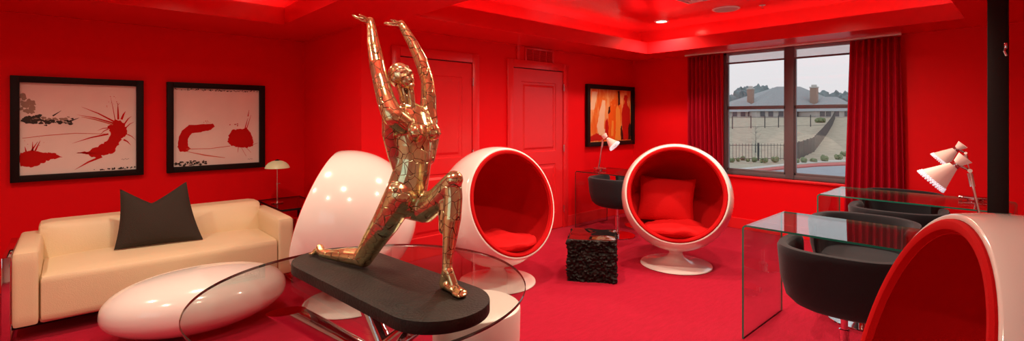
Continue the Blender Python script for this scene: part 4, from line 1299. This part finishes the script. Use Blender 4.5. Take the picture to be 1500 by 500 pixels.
for (xc, yt, yb, w, t) in ((1099.5,131,146,3.6,HT+3),(1192.5,129,146,4.3,HT+3)):
    p = P(xc, yb, t)-ho; hh = (yb-yt)/F*t; ww = w/F*t
    bm = bx(p.x-ww,p.x+ww,p.y-ww,p.y+ww,p.z-1.2,p.z+hh)
    c = obj('chimney', bm, mbrick, house, smooth=False)
    bm = bx(p.x-ww*1.15,p.x+ww*1.15,p.y-ww*1.15,p.y+ww*1.15,p.z+hh,p.z+hh+.25); box(bm, p.x-ww*.7,p.x+ww*.7,p.y-ww*.7,p.y+ww*.7,p.z+hh+.25,p.z+hh+.7,bev=.1)
    obj('chimney_cap', bm, mconc, c, smooth=False)
# tree line
trs = [(1063, 138, 133), (1074, 137, 145), (1085, 133, 158), (1094, 131, 171), (1112, 131, 133), (1122, 129, 146), (1133, 131, 159), (1062, 146, 184), (1204, 137, 133), (1214, 139, 145), (1223, 138, 157), (1234, 140, 169), (1244, 141, 133), (1255, 140, 146)]
tw = ['at the left edge of the window','second from the left window edge','just left of the left chimney','behind the left chimney','right of the left chimney','left of the main roof peak','half behind the main roof peak','lowest, at the far left behind the side roof','just right of the right chimney','second right of the right chimney','third right of the right chimney','fourth right of the right chimney','beside the right curtain','mostly behind the right curtain']
for i, (x, ytop, t) in enumerate(trs):
    b = O(x,0,t); topz = P(x,ytop,t).z; h = (topz-b.z)
    clump('distant_tree', b, 4.2, h*1.04, mtree, 300+i, 'hazy grey-green distant tree '+tw[i], 'tree', 'trees behind the house', n=11, sub=3)

# ------------------------------------------------------------------ light
w = bpy.data.worlds.new('overcast'); bpy.context.scene.world = w; w.use_nodes = True
nt = w.node_tree; bg = nt.nodes['Background']
tc = nt.nodes.new('ShaderNodeTexCoord'); sx = nt.nodes.new('ShaderNodeSeparateXYZ'); rp = nt.nodes.new('ShaderNodeValToRGB')
nt.links.new(tc.outputs['Generated'], sx.inputs[0]); nt.links.new(sx.outputs['Z'], rp.inputs[0]); nt.links.new(rp.outputs[0], bg.inputs[0])
rp.color_ramp.elements[0].position = 0; rp.color_ramp.elements[0].color = (0.60,0.57,0.58,1)
rp.color_ramp.elements[1].position = .35; rp.color_ramp.elements[1].color = (0.62,0.66,0.70,1)
bg.inputs[1].default_value = 1.35
L = bpy.data.lights.new('window_portal', 'AREA'); L.shape = 'RECTANGLE'; L.size = WZ1-WZ0; L.size_y = WY1-WY0
L.cycles.is_portal = True
lo = bpy.data.objects.new('window_portal', L); C.objects.link(lo); lo.location = (XW+.16, (WY0+WY1)/2, (WZ0+WZ1)/2); lo.rotation_euler = (0, R(90), 0)

L = bpy.data.lights.new('window_portal', 'AREA'); L.shape = 'RECTANGLE'; L.size = 1.5; L.size_y = 2.4; L.cycles.is_portal = True
lo = bpy.data.objects.new('window_portal', L); C.objects.link(lo); lo.location = (X0-.16, .9, 1.5); lo.rotation_euler = (0, R(-90), 0)
# ------------------------------------------------------------------ camera
cam = bpy.data.cameras.new('camera'); co = bpy.data.objects.new('camera', cam); C.objects.link(co)
co.location = (0,0,CH); co.rotation_euler = (R(90), 0, -math.atan2(FW.x, FW.y))
cam.sensor_width = 36; cam.lens = F/1500*36; cam.shift_y = -(250-HY)/1500; cam.clip_end = 500; cam.clip_start = .02
S_ = bpy.context.scene; S_.camera = co
S_.view_settings.view_transform = 'Standard'; S_.view_settings.look = 'None'; S_.view_settings.exposure = 0.12; S_.view_settings.gamma = 1
S_.view_settings.use_curve_mapping = False
S_.cycles.use_denoising = True
S_.cycles.max_bounces = 12; S_.cycles.diffuse_bounces = 6; S_.cycles.glossy_bounces = 6; S_.cycles.transparent_max_bounces = 16
S_.cycles.sample_clamp_indirect = 6
S_.cycles.caustics_reflective = False
